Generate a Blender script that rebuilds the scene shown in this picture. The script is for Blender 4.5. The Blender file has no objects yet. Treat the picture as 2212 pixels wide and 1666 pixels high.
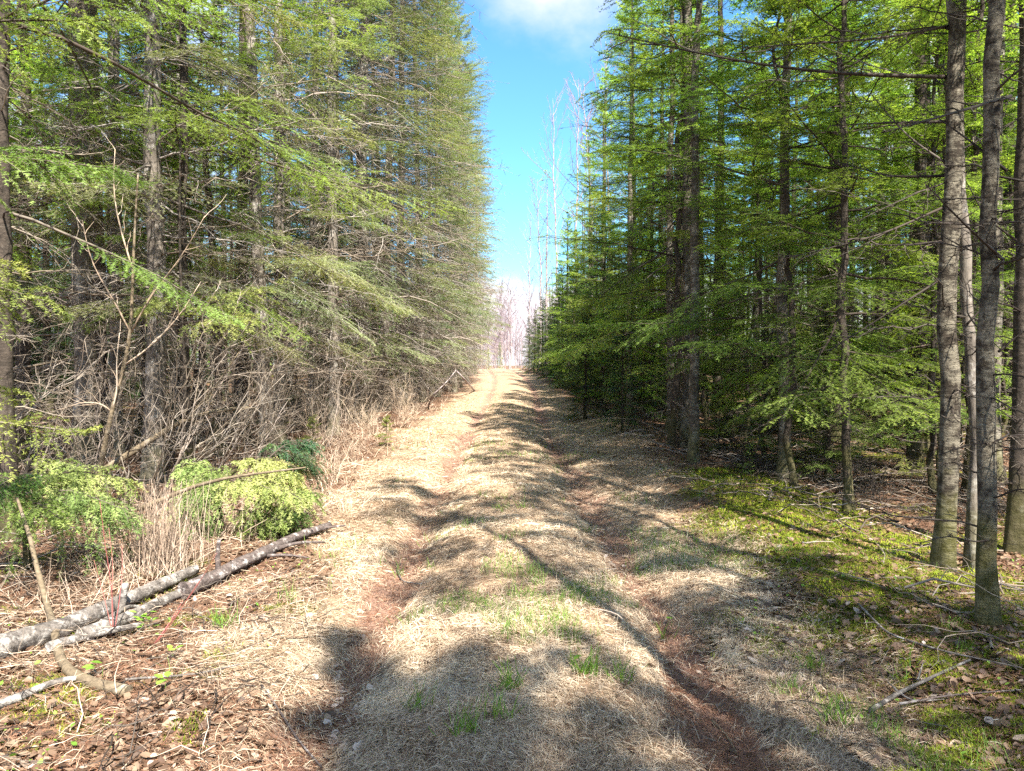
import bpy, math
import numpy as np
from mathutils import Vector

rng = np.random.default_rng(7)
scene = bpy.context.scene
COL = scene.collection
PI = math.pi

# ------------------------------------------------------------------ layout constants
F = 760.0 / 1024 * 2212          # focal length in layout units (photo read at 2212 x 1666)
VX, VY = 1085.0, 781.0           # vanishing point of the track
CAM_Z = 1.62
SUN_EL, SUN_AZ = math.radians(51), math.radians(159)   # azimuth clockwise from +Y
SUN = np.array([math.sin(SUN_AZ) * math.cos(SUN_EL), math.cos(SUN_AZ) * math.cos(SUN_EL), math.sin(SUN_EL)])


# ------------------------------------------------------------------ noise and terrain
def _hash(ix, iy, seed):
    n = (ix.astype(np.int64) * 374761393 + iy.astype(np.int64) * 668265263 + seed * 974711) & 0x7fffffff
    n = ((n ^ (n >> 13)) * 1274126177) & 0x7fffffff
    n = (n ^ (n >> 16)) & 0xffff
    return n / 65535.0


def vnoise(x, y, scale, seed=0):
    x = np.asarray(x, float) / scale; y = np.asarray(y, float) / scale
    ix = np.floor(x); iy = np.floor(y)
    fx = x - ix; fy = y - iy
    fx = fx * fx * (3 - 2 * fx); fy = fy * fy * (3 - 2 * fy)
    a = _hash(ix, iy, seed); b = _hash(ix + 1, iy, seed)
    c = _hash(ix, iy + 1, seed); d = _hash(ix + 1, iy + 1, seed)
    return (a * (1 - fx) + b * fx) * (1 - fy) + (c * (1 - fx) + d * fx) * fy


def fnoise(x, y, scale, seed=0, octv=3):
    s = 0; a = 1; t = 0
    for k in range(octv):
        s = s + a * vnoise(x, y, scale / 2 ** k, seed + 17 * k); t += a; a *= .5
    return s / t


def sstep(a, b, x):
    t = np.clip((np.asarray(x, float) - a) / (b - a), 0, 1)
    return t * t * (3 - 2 * t)


def xc(y):                                     # centre line of the track
    y = np.asarray(y, float)
    return 0.1 + 0.55 * sstep(12, 50, y) - 1.3 * sstep(50, 95, y)


def gauge(y):
    return 0.9 + 0.25 * sstep(12, 50, np.asarray(y, float))


def zones(x, y):
    """masks: rut, straw, moss, litter (each 0..1)"""
    x = np.asarray(x, float); y = np.asarray(y, float)
    u = x - xc(y)
    j = (fnoise(x, y, 1.1, 5) - .5)
    g = gauge(y)
    jr = (fnoise(x, y, .7, 11) - .5)
    du = np.minimum(np.abs(u - g - .1 * j), np.abs(u + g - .1 * j))
    rut = 1 - sstep(.05, .25, du + .34 * jr)
    rut = rut * np.where(u < 0, .9, 1.) * (.75 + .25 * sstep(.3, .6, fnoise(x, y, 2.4, 61)))
    left_edge = -1.25 - 1.15 * sstep(3.5, 12, y)
    right_edge = 1.5 + .4 * sstep(4.5, 7, y) + .35 * sstep(7, 10, y) + .6 * sstep(10, 16, y) * (1 - sstep(20, 28, y))
    straw = sstep(-.5, .35, (u - left_edge) + 1.6 * j) * (1 - sstep(-.45, .4, (u - right_edge) + 1.0 * j))
    m = np.exp(-((u - 2.45 - .14 * (y - 4.5)) / .95) ** 2) * (1 - sstep(9.3, 11.5, y))
    deep = (u > 4) * .75 + (u < -5) * .35
    moss = sstep(.40, .62, fnoise(x, y, .75, 31) * .6 + .55 * np.maximum(m, .30 * deep)) * np.maximum(m > .12, deep > 0)
    moss = np.maximum(moss, .9 * sstep(.52, .62, fnoise(x, y, .45, 131)) * (u < -1.3) * (u > -4) * (y < 6.5)) * (1 - .8 * straw)
    return rut, straw, moss


def ground_z(x, y):
    x = np.asarray(x, float); y = np.asarray(y, float)
    u = x - xc(y); g = gauge(y)
    z = 0.75 * sstep(30, 82, y) - 4.0 * sstep(88, 170, y)
    z = z - .085 * np.exp(-((u - g) / .24) ** 2) - .085 * np.exp(-((u + g) / .24) ** 2)
    z = z + .06 * np.exp(-(u / .5) ** 2)
    near = 1 - sstep(30, 60, y)
    z = z + (.10 * (fnoise(x, y, 1.3, 3) - .5) + .03 * (fnoise(x, y, .35, 8, 2) - .5)) * (.35 + .65 * near)
    off = np.abs(u)
    z = z + .22 * (fnoise(x, y, 2.6, 21) - .45) * sstep(1.8, 3.5, off)
    z = z + .10 * np.exp(-((u - 2.6) / .8) ** 2) - .06 * np.exp(-((u - 1.75) / .3) ** 2)
    z = z + .12 * sstep(-2.0, -3.2, -off) * 0
    return z


def G(px, py, dz=0.0):
    """ground point seen at layout pixel (px, py)"""
    d = CAM_Z * F / max(py - VY, 1)
    for _ in range(6):
        x = (px - VX) / F * d
        d = (CAM_Z - float(ground_z(x, d))) * F / max(py - VY, 1)
    x = (px - VX) / F * d
    return np.array([x, d, float(ground_z(x, d)) + dz])


def at(px, py, d):
    """point at distance d along the track that is seen at layout pixel (px, py)"""
    return np.array([(px - VX) / F * d, d, CAM_Z - (py - VY) / F * d])


# ------------------------------------------------------------------ mesh assembly
class Geo:
    def __init__(self):
        self.v = []; self.q = []; self.t = []; self.tone = []; self.qm = []; self.tm = []; self.n = 0

    def add(self, v, q=None, t=None, mat=0, tone=None):
        v = np.asarray(v, np.float32).reshape(-1, 3)
        if tone is None: tone = np.full(len(v), .5)
        self.tone.append(np.broadcast_to(np.asarray(tone, np.float32), (len(v),)).copy())
        if q is not None and len(q):
            q = np.asarray(q, np.int32) + self.n; self.q.append(q); self.qm.append(np.full(len(q), mat, np.int32))
        if t is not None and len(t):
            t = np.asarray(t, np.int32) + self.n; self.t.append(t); self.tm.append(np.full(len(t), mat, np.int32))
        self.v.append(v); self.n += len(v)

    def mesh(self, name, mats):
        me = bpy.data.meshes.new(name)
        v = np.concatenate(self.v) if self.v else np.zeros((0, 3), np.float32)
        q = np.concatenate(self.q) if self.q else np.zeros((0, 4), np.int32)
        t = np.concatenate(self.t) if self.t else np.zeros((0, 3), np.int32)
        mi = np.concatenate(self.qm + self.tm) if (self.qm or self.tm) else np.zeros(0, np.int32)
        me.vertices.add(len(v)); me.vertices.foreach_set('co', v.ravel())
        me.loops.add(q.size + t.size)
        me.loops.foreach_set('vertex_index', np.concatenate([q.ravel(), t.ravel()]))
        me.polygons.add(len(q) + len(t))
        st = np.concatenate([np.arange(len(q)) * 4, q.size + np.arange(len(t)) * 3]).astype(np.int32)
        me.polygons.foreach_set('loop_start', st)
        me.polygons.foreach_set('material_index', mi)
        sm = np.zeros(len(q) + len(t), bool); sm[:len(q)] = True
        me.polygons.foreach_set('use_smooth', sm)
        a = me.attributes.new('tone', 'FLOAT', 'POINT')
        a.data.foreach_set('value', np.concatenate(self.tone) if self.tone else np.zeros(0, np.float32))
        for m in mats: me.materials.append(m)
        me.update(calc_edges=True)
        return me


def norm(v):
    return v / np.maximum(np.linalg.norm(v, axis=-1, keepdims=True), 1e-9)


def paths(start, d, L, n, droop=0., wob=0., r=rng):
    start = np.asarray(start, float).reshape(-1, 3); d = norm(np.asarray(d, float).reshape(-1, 3))
    K = len(start); L = np.broadcast_to(np.asarray(L, float), (K,)); droop = np.broadcast_to(np.asarray(droop, float), (K,))
    s = np.linspace(0, 1, n)
    P = start[:, None] + d[:, None] * (L[:, None] * s)[..., None]
    P[..., 2] -= (droop * L)[:, None] * s ** 2
    if np.any(wob):
        w = r.normal(size=(K, n, 3)); w[:, 0] = 0
        P = P + np.cumsum(w, 1) * (L[:, None, None] * np.asarray(wob) / math.sqrt(n))
    return P


def kids(P, m, t0, t1, ang, r=rng, roll=0., upj=.1, angj=.12):
    K, n = P.shape[:2]
    t = np.linspace(t0, t1, m)[None] + r.uniform(-.5, .5, (K, m)) * (t1 - t0) / max(m, 1)
    t = np.clip(t, 0, .999)
    f = t * (n - 1); i = f.astype(int); f = f - i
    k = np.arange(K)[:, None]
    st = P[k, i] * (1 - f[..., None]) + P[k, i + 1] * f[..., None]
    D = norm(P[k, i + 1] - P[k, i])
    up = np.array([0, 0, 1.]) + r.normal(size=(K, m, 3)) * .05
    S = norm(np.cross(D, up)); N = np.cross(S, D)
    if roll:
        a = r.uniform(-roll, roll, (K, m))[..., None]
        S = S * np.cos(a) + N * np.sin(a)
    sg = np.where((np.arange(m)[None] + r.integers(0, 2, (K, 1))) % 2 == 0, 1., -1.)[..., None]
    an = ang + r.normal(size=(K, m)) * angj
    d = D * np.cos(an)[..., None] + S * sg * np.sin(an)[..., None] + N * r.normal(size=(K, m, 1)) * upj
    return st.reshape(-1, 3), norm(d).reshape(-1, 3), t.ravel(), np.repeat(np.arange(K), m)


def tubes(geo, P, R0, R1, sides, mat=0, tone=None, power=1., jit=0., cap=True, r=rng):
    P = np.asarray(P, float)
    if P.ndim == 2: P = P[None]
    K, n = P.shape[:2]
    if K == 0: return
    s = np.linspace(0, 1, n) ** power
    R0 = np.broadcast_to(np.asarray(R0, float), (K,)); R1 = np.broadcast_to(np.asarray(R1, float), (K,))
    R = R0[:, None] * (1 - s) + R1[:, None] * s
    T = np.empty_like(P); T[:, 1:-1] = P[:, 2:] - P[:, :-2]; T[:, 0] = P[:, 1] - P[:, 0]; T[:, -1] = P[:, -1] - P[:, -2]
    T = norm(T)
    mean = norm(P[:, -1] - P[:, 0])
    ref = np.where(np.abs(mean[:, 2:3]) > .8, np.array([[1., 0, 0]]), np.array([[0, 0, 1.]]))[:, None]
    A = norm(np.cross(T, np.broadcast_to(ref, T.shape))); B = np.cross(T, A)
    th = np.arange(sides) * 2 * PI / sides
    RR = R[..., None] * (1 + (r.normal(size=(K, n, sides)) * jit if jit else 0))
    V = P[:, :, None] + (A[:, :, None] * np.cos(th)[None, None, :, None] + B[:, :, None] * np.sin(th)[None, None, :, None]) * RR[..., None]
    base = (np.arange(K) * n * sides)[:, None, None] + (np.arange(n - 1) * sides)[None, :, None]
    j = np.arange(sides)[None, None]; j2 = (j + 1) % sides
    q = np.stack([base + j, base + j2, base + sides + j2, base + sides + j], -1).reshape(-1, 4)
    if tone is None: tone = r.uniform(0, 1, K)
    tone = np.repeat(np.broadcast_to(np.asarray(tone, float), (K,)), n * sides)
    t = None
    if cap and sides >= 5:
        e = (np.arange(K) * n * sides + (n - 1) * sides)[:, None]
        t = np.concatenate([np.stack([e + 0 * k, e + k, e + k + 1], -1).reshape(-1, 3) for k in range(1, sides - 1)])
        b = (np.arange(K) * n * sides)[:, None]
        t = np.concatenate([t] + [np.stack([b + 0 * k, b + k + 1, b + k], -1).reshape(-1, 3) for k in range(1, sides - 1)])
    geo.add(V, q, t, mat, tone)


def needles(geo, P, per_m, length, width, mat, r=rng, roll=.5, ang=.95, t0=0., tone=None, lift=.25, clump=None):
    """short needle blades along every path of P"""
    K, n = P.shape[:2]
    if K == 0: return
    L = np.linalg.norm(np.diff(P, axis=1), axis=-1).sum(1)
    cnt = np.maximum((L * per_m * (1 - t0)).astype(int), 1)
    k = np.repeat(np.arange(K), cnt); M = len(k)
    t = t0 + (1 - t0) * r.random(M); f = t * (n - 1) * .9999; i = f.astype(int); f = (f - i)[:, None]
    p = P[k, i] * (1 - f) + P[k, i + 1] * f
    D = norm(P[k, i + 1] - P[k, i])
    S = norm(np.cross(D, np.array([0, 0, 1.]) + r.normal(size=(M, 3)) * .08)); N = np.cross(S, D)
    a = r.normal(size=(M, 1)) * roll
    sg = np.where(r.random((M, 1)) < .5, 1., -1.)
    S2 = sg * S * np.cos(a) + N * (np.sin(a) + lift)
    an = ang + r.normal(size=(M, 1)) * .2
    d = D * np.cos(an) + norm(S2) * np.sin(an)
    l = length * r.uniform(.7, 1.15, (M, 1))
    w = D * width * .5
    V = np.stack([p - w, p + w, p + d * l], 1)
    if tone is None: tone = r.uniform(0, 1, K)
    tn = np.clip(np.asarray(tone)[k] + r.normal(size=M) * .08, 0, 1)
    geo.add(V, None, np.arange(M * 3).reshape(-1, 3), mat, np.repeat(tn, 3))


# ------------------------------------------------------------------ materials
def new_mat(name):
    m = bpy.data.materials.new(name); m.use_nodes = True
    nt = m.node_tree; nt.nodes.clear()
    return m, nt, nt.nodes, nt.links


def ramp(N, stops):
    r = N.new('ShaderNodeValToRGB'); el = r.color_ramp.elements
    while len(el) < len(stops): el.new(.5)
    for e, (p, c) in zip(el, stops): e.position = p; e.color = (*c, 1)
    return r


def leaf_mat(name, stops, trans=.35, spec=.25, hue=.03, val=.3, rough=.55, tcol=(1.25, 1.3, .55)):
    m, nt, N, L = new_mat(name)
    at_ = N.new('ShaderNodeAttribute'); at_.attribute_name = 'tone'
    rp = ramp(N, stops); L.new(at_.outputs['Fac'], rp.inputs[0])
    oi = N.new('ShaderNodeObjectInfo'); hs = N.new('ShaderNodeHueSaturation')
    mr = N.new('ShaderNodeMapRange'); mr.inputs['To Min'].default_value = .5 - hue; mr.inputs['To Max'].default_value = .5 + hue
    L.new(oi.outputs['Random'], mr.inputs['Value']); L.new(mr.outputs[0], hs.inputs['Hue'])
    mu = N.new('ShaderNodeMath'); mu.operation = 'MULTIPLY'; mu.inputs[1].default_value = 7.13
    fr = N.new('ShaderNodeMath'); fr.operation = 'FRACT'; L.new(oi.outputs['Random'], mu.inputs[0]); L.new(mu.outputs[0], fr.inputs[0])
    mv = N.new('ShaderNodeMapRange'); mv.inputs['To Min'].default_value = 1 - val; mv.inputs['To Max'].default_value = 1 + val
    L.new(fr.outputs[0], mv.inputs['Value']); L.new(mv.outputs[0], hs.inputs['Value']); L.new(rp.outputs[0], hs.inputs['Color'])
    b = N.new('ShaderNodeBsdfPrincipled'); b.inputs['Roughness'].default_value = rough; b.inputs['Specular IOR Level'].default_value = spec
    L.new(hs.outputs[0], b.inputs['Base Color'])
    out = N.new('ShaderNodeOutputMaterial')
    if trans:
        tr = N.new('ShaderNodeBsdfTranslucent'); mx = N.new('ShaderNodeMixShader'); mx.inputs[0].default_value = trans
        vm = N.new('ShaderNodeVectorMath'); vm.operation = 'MULTIPLY'; vm.inputs[1].default_value = tcol
        L.new(hs.outputs[0], vm.inputs[0]); L.new(vm.outputs[0], tr.inputs['Color'])
        L.new(b.outputs[0], mx.inputs[1]); L.new(tr.outputs[0], mx.inputs[2]); L.new(mx.outputs[0], out.inputs[0])
    else:
        L.new(b.outputs[0], out.inputs[0])
    return m


def bark_mat(name, dark, light, patch, scale=(9, 9, 2.2), patch_amt=.45, moss=0., bump=.6, psc=5., bands=0.):
    m, nt, N, L = new_mat(name)
    tc = N.new('ShaderNodeTexCoord'); mp = N.new('ShaderNodeMapping'); mp.inputs['Scale'].default_value = scale
    oi = N.new('ShaderNodeObjectInfo'); ad = N.new('ShaderNodeVectorMath'); ad.operation = 'ADD'
    sc = N.new('ShaderNodeVectorMath'); sc.operation = 'SCALE'; sc.inputs['Scale'].default_value = 1
    L.new(oi.outputs['Location'], sc.inputs[0]); L.new(tc.outputs['Object'], ad.inputs[0]); L.new(sc.outputs[0], ad.inputs[1])
    L.new(ad.outputs[0], mp.inputs['Vector'])
    n1 = N.new('ShaderNodeTexNoise'); n1.inputs['Scale'].default_value = 2.5; n1.inputs['Detail'].default_value = 9; n1.inputs['Roughness'].default_value = .7
    L.new(mp.outputs[0], n1.inputs['Vector'])
    r1 = ramp(N, [(.32, dark), (.62, light)]); L.new(n1.outputs[0], r1.inputs[0])
    n2 = N.new('ShaderNodeTexNoise'); n2.inputs['Scale'].default_value = psc; n2.inputs['Detail'].default_value = 7; n2.inputs['Roughness'].default_value = .75
    L.new(ad.outputs[0], n2.inputs['Vector'])
    r2 = ramp(N, [(1 - patch_amt - .06, (0, 0, 0)), (1 - patch_amt + .06, (1, 1, 1))]); L.new(n2.outputs[0], r2.inputs[0])
    mx = N.new('ShaderNodeMixRGB'); L.new(r2.outputs[0], mx.inputs[0]); L.new(r1.outputs[0], mx.inputs[1]); mx.inputs[2].default_value = (*patch, 1)
    col = mx
    if bands:
        m3 = N.new('ShaderNodeMapping'); m3.inputs['Scale'].default_value = (5, 5, 55); L.new(ad.outputs[0], m3.inputs['Vector'])
        n3 = N.new('ShaderNodeTexNoise'); n3.inputs['Scale'].default_value = 1; n3.inputs['Detail'].default_value = 4; L.new(m3.outputs[0], n3.inputs['Vector'])
        r3 = ramp(N, [(.42, (0, 0, 0)), (.6, (1, 1, 1))]); L.new(n3.outputs[0], r3.inputs[0])
        mm = N.new('ShaderNodeMath'); mm.operation = 'MULTIPLY'; mm.inputs[1].default_value = bands; L.new(r3.outputs[0], mm.inputs[0])
        mb = N.new('ShaderNodeMixRGB'); L.new(mm.outputs[0], mb.inputs[0]); L.new(col.outputs[0], mb.inputs[1]); mb.inputs[2].default_value = (*dark, 1)
        col = mb
    if moss:
        sx = N.new('ShaderNodeSeparateXYZ'); L.new(tc.outputs['Object'], sx.inputs[0])
        mr = N.new('ShaderNodeMapRange'); mr.inputs['From Min'].default_value = 1.1; mr.inputs['From Max'].default_value = 0.05
        L.new(sx.outputs['Z'], mr.inputs['Value'])
        n4 = N.new('ShaderNodeTexNoise'); n4.inputs['Scale'].default_value = 4; n4.inputs['Detail'].default_value = 6; L.new(ad.outputs[0], n4.inputs['Vector'])
        a4 = N.new('ShaderNodeMath'); a4.operation = 'MULTIPLY_ADD'; a4.inputs[1].default_value = .8; L.new(mr.outputs[0], a4.inputs[0]); L.new(n4.outputs[0], a4.inputs[2])
        r4 = ramp(N, [(.82, (0, 0, 0)), (1.0, (1, 1, 1))]); L.new(a4.outputs[0], r4.inputs[0])
        m4 = N.new('ShaderNodeMath'); m4.operation = 'MULTIPLY'; m4.inputs[1].default_value = moss; L.new(r4.outputs[0], m4.inputs[0])
        mb = N.new('ShaderNodeMixRGB'); L.new(m4.outputs[0], mb.inputs[0]); L.new(col.outputs[0], mb.inputs[1]); mb.inputs[2].default_value = (.10, .10, .022, 1)
        col = mb
    b = N.new('ShaderNodeBsdfPrincipled'); b.inputs['Roughness'].default_value = .9; b.inputs['Specular IOR Level'].default_value = .15
    L.new(col.outputs[0], b.inputs['Base Color'])
    bp = N.new('ShaderNodeBump'); bp.inputs['Strength'].default_value = bump; bp.inputs['Distance'].default_value = .02
    L.new(n1.outputs[0], bp.inputs['Height']); L.new(bp.outputs[0], b.inputs['Normal'])
    out = N.new('ShaderNodeOutputMaterial'); L.new(b.outputs[0], out.inputs[0])
    return m


M = {}
M['needle_fir'] = leaf_mat('fir_needles', [(0, (.075, .135, .028)), (.45, (.175, .285, .06)), (1, (.35, .47, .11))], trans=.55, hue=.02)
M['needle_spruce'] = leaf_mat('spruce_needles', [(0, (.10, .125, .06)), (.5, (.20, .25, .12)), (1, (.34, .385, .19))], trans=.38, val=.2)
M['needle_dark'] = leaf_mat('dark_fir_needles', [(0, (.025, .065, .035)), (.6, (.075, .155, .065)), (1, (.19, .26, .08))], trans=.42)
M['needle_young'] = leaf_mat('young_fir_needles', [(0, (.09, .14, .03)), (.5, (.19, .26, .06)), (1, (.33, .40, .12))], trans=.42, val=.15)
M['needle_pale'] = leaf_mat('pale_fir_needles', [(0, (.12, .18, .05)), (.5, (.26, .34, .10)), (1, (.44, .49, .19))], trans=.4, val=.1)
M['wood_live'] = leaf_mat('live_branch_bark', [(0, (.035, .026, .022)), (.6, (.07, .055, .045)), (1, (.13, .11, .09))], trans=0, spec=.1, hue=.005)
M['wood_grey'] = leaf_mat('grey_branch_bark', [(0, (.13, .11, .095)), (.6, (.26, .23, .205)), (1, (.42, .385, .35))], trans=0, spec=.1, hue=.005)
M['wood_dead'] = leaf_mat('dead_branch_bark', [(0, (.11, .085, .065)), (.5, (.22, .18, .14)), (1, (.36, .31, .27))], trans=0, spec=.1, hue=.01)
M['wood_darkdead'] = leaf_mat('dark_dead_branch_bark', [(0, (.02, .016, .014)), (.6, (.05, .04, .033)), (1, (.15, .13, .11))], trans=0, spec=.1, hue=.01)
M['twig_pale'] = leaf_mat('pale_twig_bark', [(0, (.24, .18, .13)), (.5, (.38, .30, .22)), (1, (.55, .45, .36))], trans=0, spec=.15, hue=.01)
M['twig_pink'] = leaf_mat('pinkish_grey_bark', [(0, (.16, .115, .13)), (.5, (.24, .18, .195)), (1, (.33, .265, .28))], trans=0, spec=.1, hue=.01, val=.15)
M['twig_red'] = leaf_mat('red_stem_bark', [(0, (.20, .05, .045)), (1, (.34, .14, .11))], trans=0, spec=.4, hue=.01)
M['straw'] = leaf_mat('dead_grass_straw', [(0, (.20, .13, .085)), (.4, (.42, .32, .225)), (.8, (.55, .445, .325)), (1, (.66, .57, .43))], trans=.15, spec=.35, hue=0, val=0, tcol=(1, 1, .9))
M['grass'] = leaf_mat('green_grass_blades', [(0, (.07, .15, .02)), (.6, (.13, .25, .03)), (1, (.24, .36, .06))], trans=.35, spec=.3, hue=0, val=0)
M['moss'] = leaf_mat('moss_fronds', [(0, (.07, .085, .01)), (.5, (.22, .28, .025)), (1, (.44, .48, .05))], trans=.3, spec=.1, hue=0, val=0)
M['litter'] = leaf_mat('dead_leaves', [(0, (.05, .03, .02)), (.4, (.14, .085, .055)), (.75, (.27, .19, .13)), (1, (.5, .42, .37))], trans=.15, spec=.4, hue=0, val=0, rough=.45, tcol=(1, .9, .7))
M['duff'] = leaf_mat('needle_duff', [(0, (.09, .04, .025)), (.6, (.2, .1, .06)), (1, (.33, .2, .13))], trans=0, spec=.1, hue=0, val=0)
M['leaf'] = leaf_mat('fresh_green_leaf', [(0, (.12, .26, .03)), (1, (.27, .45, .07))], trans=.4, spec=.3, hue=.01, val=.1)
M['bark_grey'] = bark_mat('grey_spruce_bark', (.05, .042, .035), (.19, .165, .14), (.36, .34, .31), patch_amt=.42, moss=.3)
M['bark_fir'] = bark_mat('fir_bark', (.035, .03, .024), (.14, .12, .095), (.27, .25, .21), scale=(6, 6, 14), patch_amt=.45, moss=.4, bands=.45, bump=.8)
M['bark_dark'] = bark_mat('dark_fir_bark', (.02, .017, .014), (.085, .068, .055), (.17, .155, .13), scale=(7, 7, 8), patch_amt=.36, moss=.35, bands=.4, bump=.9)
M['bark_near'] = bark_mat('lichened_fir_bark', (.016, .013, .010), (.062, .050, .038), (.19, .17, .13), scale=(6, 6, 16), patch_amt=.50, moss=.5, bands=.4, bump=1.2, psc=11)
M['bark_birch'] = bark_mat('birch_log_bark', (.035, .03, .027), (.19, .168, .15), (.40, .375, .35), scale=(9, 9, 9), patch_amt=.44, bump=.8, psc=9)
M['bark_log_dark'] = bark_mat('dark_log_bark', (.028, .022, .02), (.15, .12, .11), (.46, .43, .41), scale=(9, 9, 9), patch_amt=.40, bump=1., psc=11)
M['bark_pole'] = bark_mat('smooth_olive_pole_bark', (.07, .053, .035), (.19, .15, .10), (.27, .235, .185), scale=(7, 7, 16), patch_amt=.4, bump=.4)
M['bark_aspen'] = bark_mat('pale_aspen_bark', (.17, .13, .135), (.28, .23, .235), (.37, .32, .32), patch_amt=.5, bump=.3)


def ground_material(name):
    m, nt, N, L = new_mat(name)
    g = N.new('ShaderNodeNewGeometry')
    def noise(sc, det=8, ro=.65):
        n = N.new('ShaderNodeTexNoise'); n.inputs['Scale'].default_value = sc; n.inputs['Detail'].default_value = det; n.inputs['Roughness'].default_value = ro
        L.new(g.outputs['Position'], n.inputs['Vector']); return n
    def attr(a):
        n = N.new('ShaderNodeAttribute'); n.attribute_name = a; return n
    na = noise(14); nb = noise(55, 5); nc = noise(3.0)
    duff = ramp(N, [(.28, (.05, .028, .018)), (.5, (.15, .085, .055)), (.72, (.27, .18, .13))]); L.new(nb.outputs[0], duff.inputs[0])
    straw = ramp(N, [(.25, (.17, .11, .075)), (.5, (.33, .24, .16)), (.75, (.48, .37, .25))]); L.new(na.outputs[0], straw.inputs[0])
    soil = ramp(N, [(.25, (.12, .06, .045)), (.5, (.24, .145, .11)), (.78, (.37, .25, .20))]); L.new(nb.outputs[0], soil.inputs[0])
    moss = ramp(N, [(.3, (.045, .055, .012)), (.55, (.12, .14, .018)), (.8, (.22, .24, .03))]); L.new(na.outputs[0], moss.inputs[0])
    cur = duff.outputs[0]
    for a, layer in (('straw', straw), ('moss', moss), ('rut', soil)):
        mx = N.new('ShaderNodeMixRGB'); L.new(attr(a).outputs['Fac'], mx.inputs[0]); L.new(cur, mx.inputs[1]); L.new(layer.outputs[0], mx.inputs[2]); cur = mx.outputs[0]
    v = N.new('ShaderNodeHueSaturation'); mr = N.new('ShaderNodeMapRange'); mr.inputs['To Min'].default_value = .7; mr.inputs['To Max'].default_value = 1.3
    L.new(nc.outputs[0], mr.inputs['Value']); L.new(mr.outputs[0], v.inputs['Value']); L.new(cur, v.inputs['Color'])
    b = N.new('ShaderNodeBsdfPrincipled'); b.inputs['Roughness'].default_value = .95; b.inputs['Specular IOR Level'].default_value = .1
    L.new(v.outputs[0], b.inputs['Base Color'])
    bp = N.new('ShaderNodeBump'); bp.inputs['Strength'].default_value = .9; bp.inputs['Distance'].default_value = .03
    L.new(nb.outputs[0], bp.inputs['Height']); L.new(bp.outputs[0], b.inputs['Normal'])
    out = N.new('ShaderNodeOutputMaterial'); L.new(b.outputs[0], out.inputs[0])
    return m


M['ground'] = ground_material('forest_floor_and_grass')


# ------------------------------------------------------------------ objects
def link(name, mesh, parent=None, loc=None):
    o = bpy.data.objects.new(name, mesh); COL.objects.link(o)
    if parent is not None: o.parent = parent
    if loc is not None: o.location = loc
    return o


def thing(name, label, cat, loc=(0, 0, 0), group=None, mesh=None):
    o = bpy.data.objects.new(name, mesh); COL.objects.link(o)
    o.location = [float(c) for c in loc]; o['label'] = label; o['category'] = cat
    if group: o['group'] = group
    return o


def kind(o, k):
    o['kind'] = k; return o


# ------------------------------------------------------------------ ground and path (one heightfield, cut along the path edge)
def axis(segs):
    out = []
    for a, b, s in segs: out.append(np.arange(a, b, s))
    return np.unique(np.round(np.concatenate(out + [np.array([segs[-1][1]])]), 5))


gx = axis([(-400, -60, 20), (-60, -16, 2), (-16, -5, .22), (-5, 5, .055), (5, 16, .22), (16, 60, 2), (60, 400.1, 20)])
gy = axis([(-60, -6, 2), (-6, 2, .4), (2, 9, .05), (9, 18, .09), (18, 40, .25), (40, 110, .8), (110, 400, 15), (400, 900, 60)])
X, Y = np.meshgrid(gx, gy)
Z = ground_z(X, Y)
rut_, straw_, moss_ = zones(X, Y)
nx, ny = len(gx), len(gy)
ids = np.arange(nx * ny).reshape(ny, nx)
quads = np.stack([ids[:-1, :-1], ids[:-1, 1:], ids[1:, 1:], ids[1:, :-1]], -1).reshape(-1, 4)
cu = (X - xc(Y)); cm = (cu[:-1, :-1] + cu[1:, 1:]) / 2
on_path = ((cm > -2.3) & (cm < 1.95) & (Y[:-1, :-1] < 95)).ravel()
allv = np.stack([X, Y, Z], -1).reshape(-1, 3)


def cut(name, sel):
    q = quads[sel]; used, inv = np.unique(q, return_inverse=True)
    geo = Geo(); geo.add(allv[used], inv.reshape(-1, 4))
    me = geo.mesh(name, [M['ground']])
    for a, arr in (('rut', rut_), ('straw', straw_), ('moss', moss_)):
        at_ = me.attributes.new(a, 'FLOAT', 'POINT'); at_.data.foreach_set('value', arr.ravel()[used].astype(np.float32))
    return kind(link(name, me), 'structure')


cut('path', on_path); cut('ground', ~on_path)


# ------------------------------------------------------------------ ground cover (nobody could count it)
def scatter(n, x0, x1, y0, y1, bias=1.0):
    """random points, denser towards the camera"""
    u = rng.random(n)
    if bias == 0: y = y0 + (y1 - y0) * u
    else: y = (y0 ** -bias + u * (y1 ** -bias - y0 ** -bias)) ** (-1 / bias)
    half = .74 * y + .6
    x = rng.uniform(-1, 1, n) * half
    k = (x > x0) & (x < x1)
    return x[k], y[k]


def ribbons(geo, x, y, ang, ln, lift, w, tone, tipz=0.01, bend=.35, taper=.25, up=False):
    n = len(x); s = [0, .33, .68, 1.0]
    V = []
    b = rng.normal(size=n) * bend
    for k, t in enumerate(s):
        a = ang + b * t
        px = x + np.cos(a) * ln * t; py = y + np.sin(a) * ln * t
        pz = ground_z(px, py) + (lift * (t if up else math.sin(t * PI * .9)) + (0 if up else tipz * t)) + .004
        wx = -np.sin(a) * w * (1 - (1 - taper) * t); wy = np.cos(a) * w * (1 - (1 - taper) * t)
        wz = rng.normal(size=n) * .5 * w
        V.append(np.stack([px - wx, py - wy, pz - wz], -1)); V.append(np.stack([px + wx, py + wy, pz + wz], -1))
    V = np.stack(V, 1)
    base = (np.arange(n) * 8)[:, None]
    q = np.concatenate([base + np.array([[2 * k, 2 * k + 1, 2 * k + 3, 2 * k + 2]]) for k in range(3)])
    geo.add(V, q, None, 0, np.repeat(tone, 8))


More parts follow.
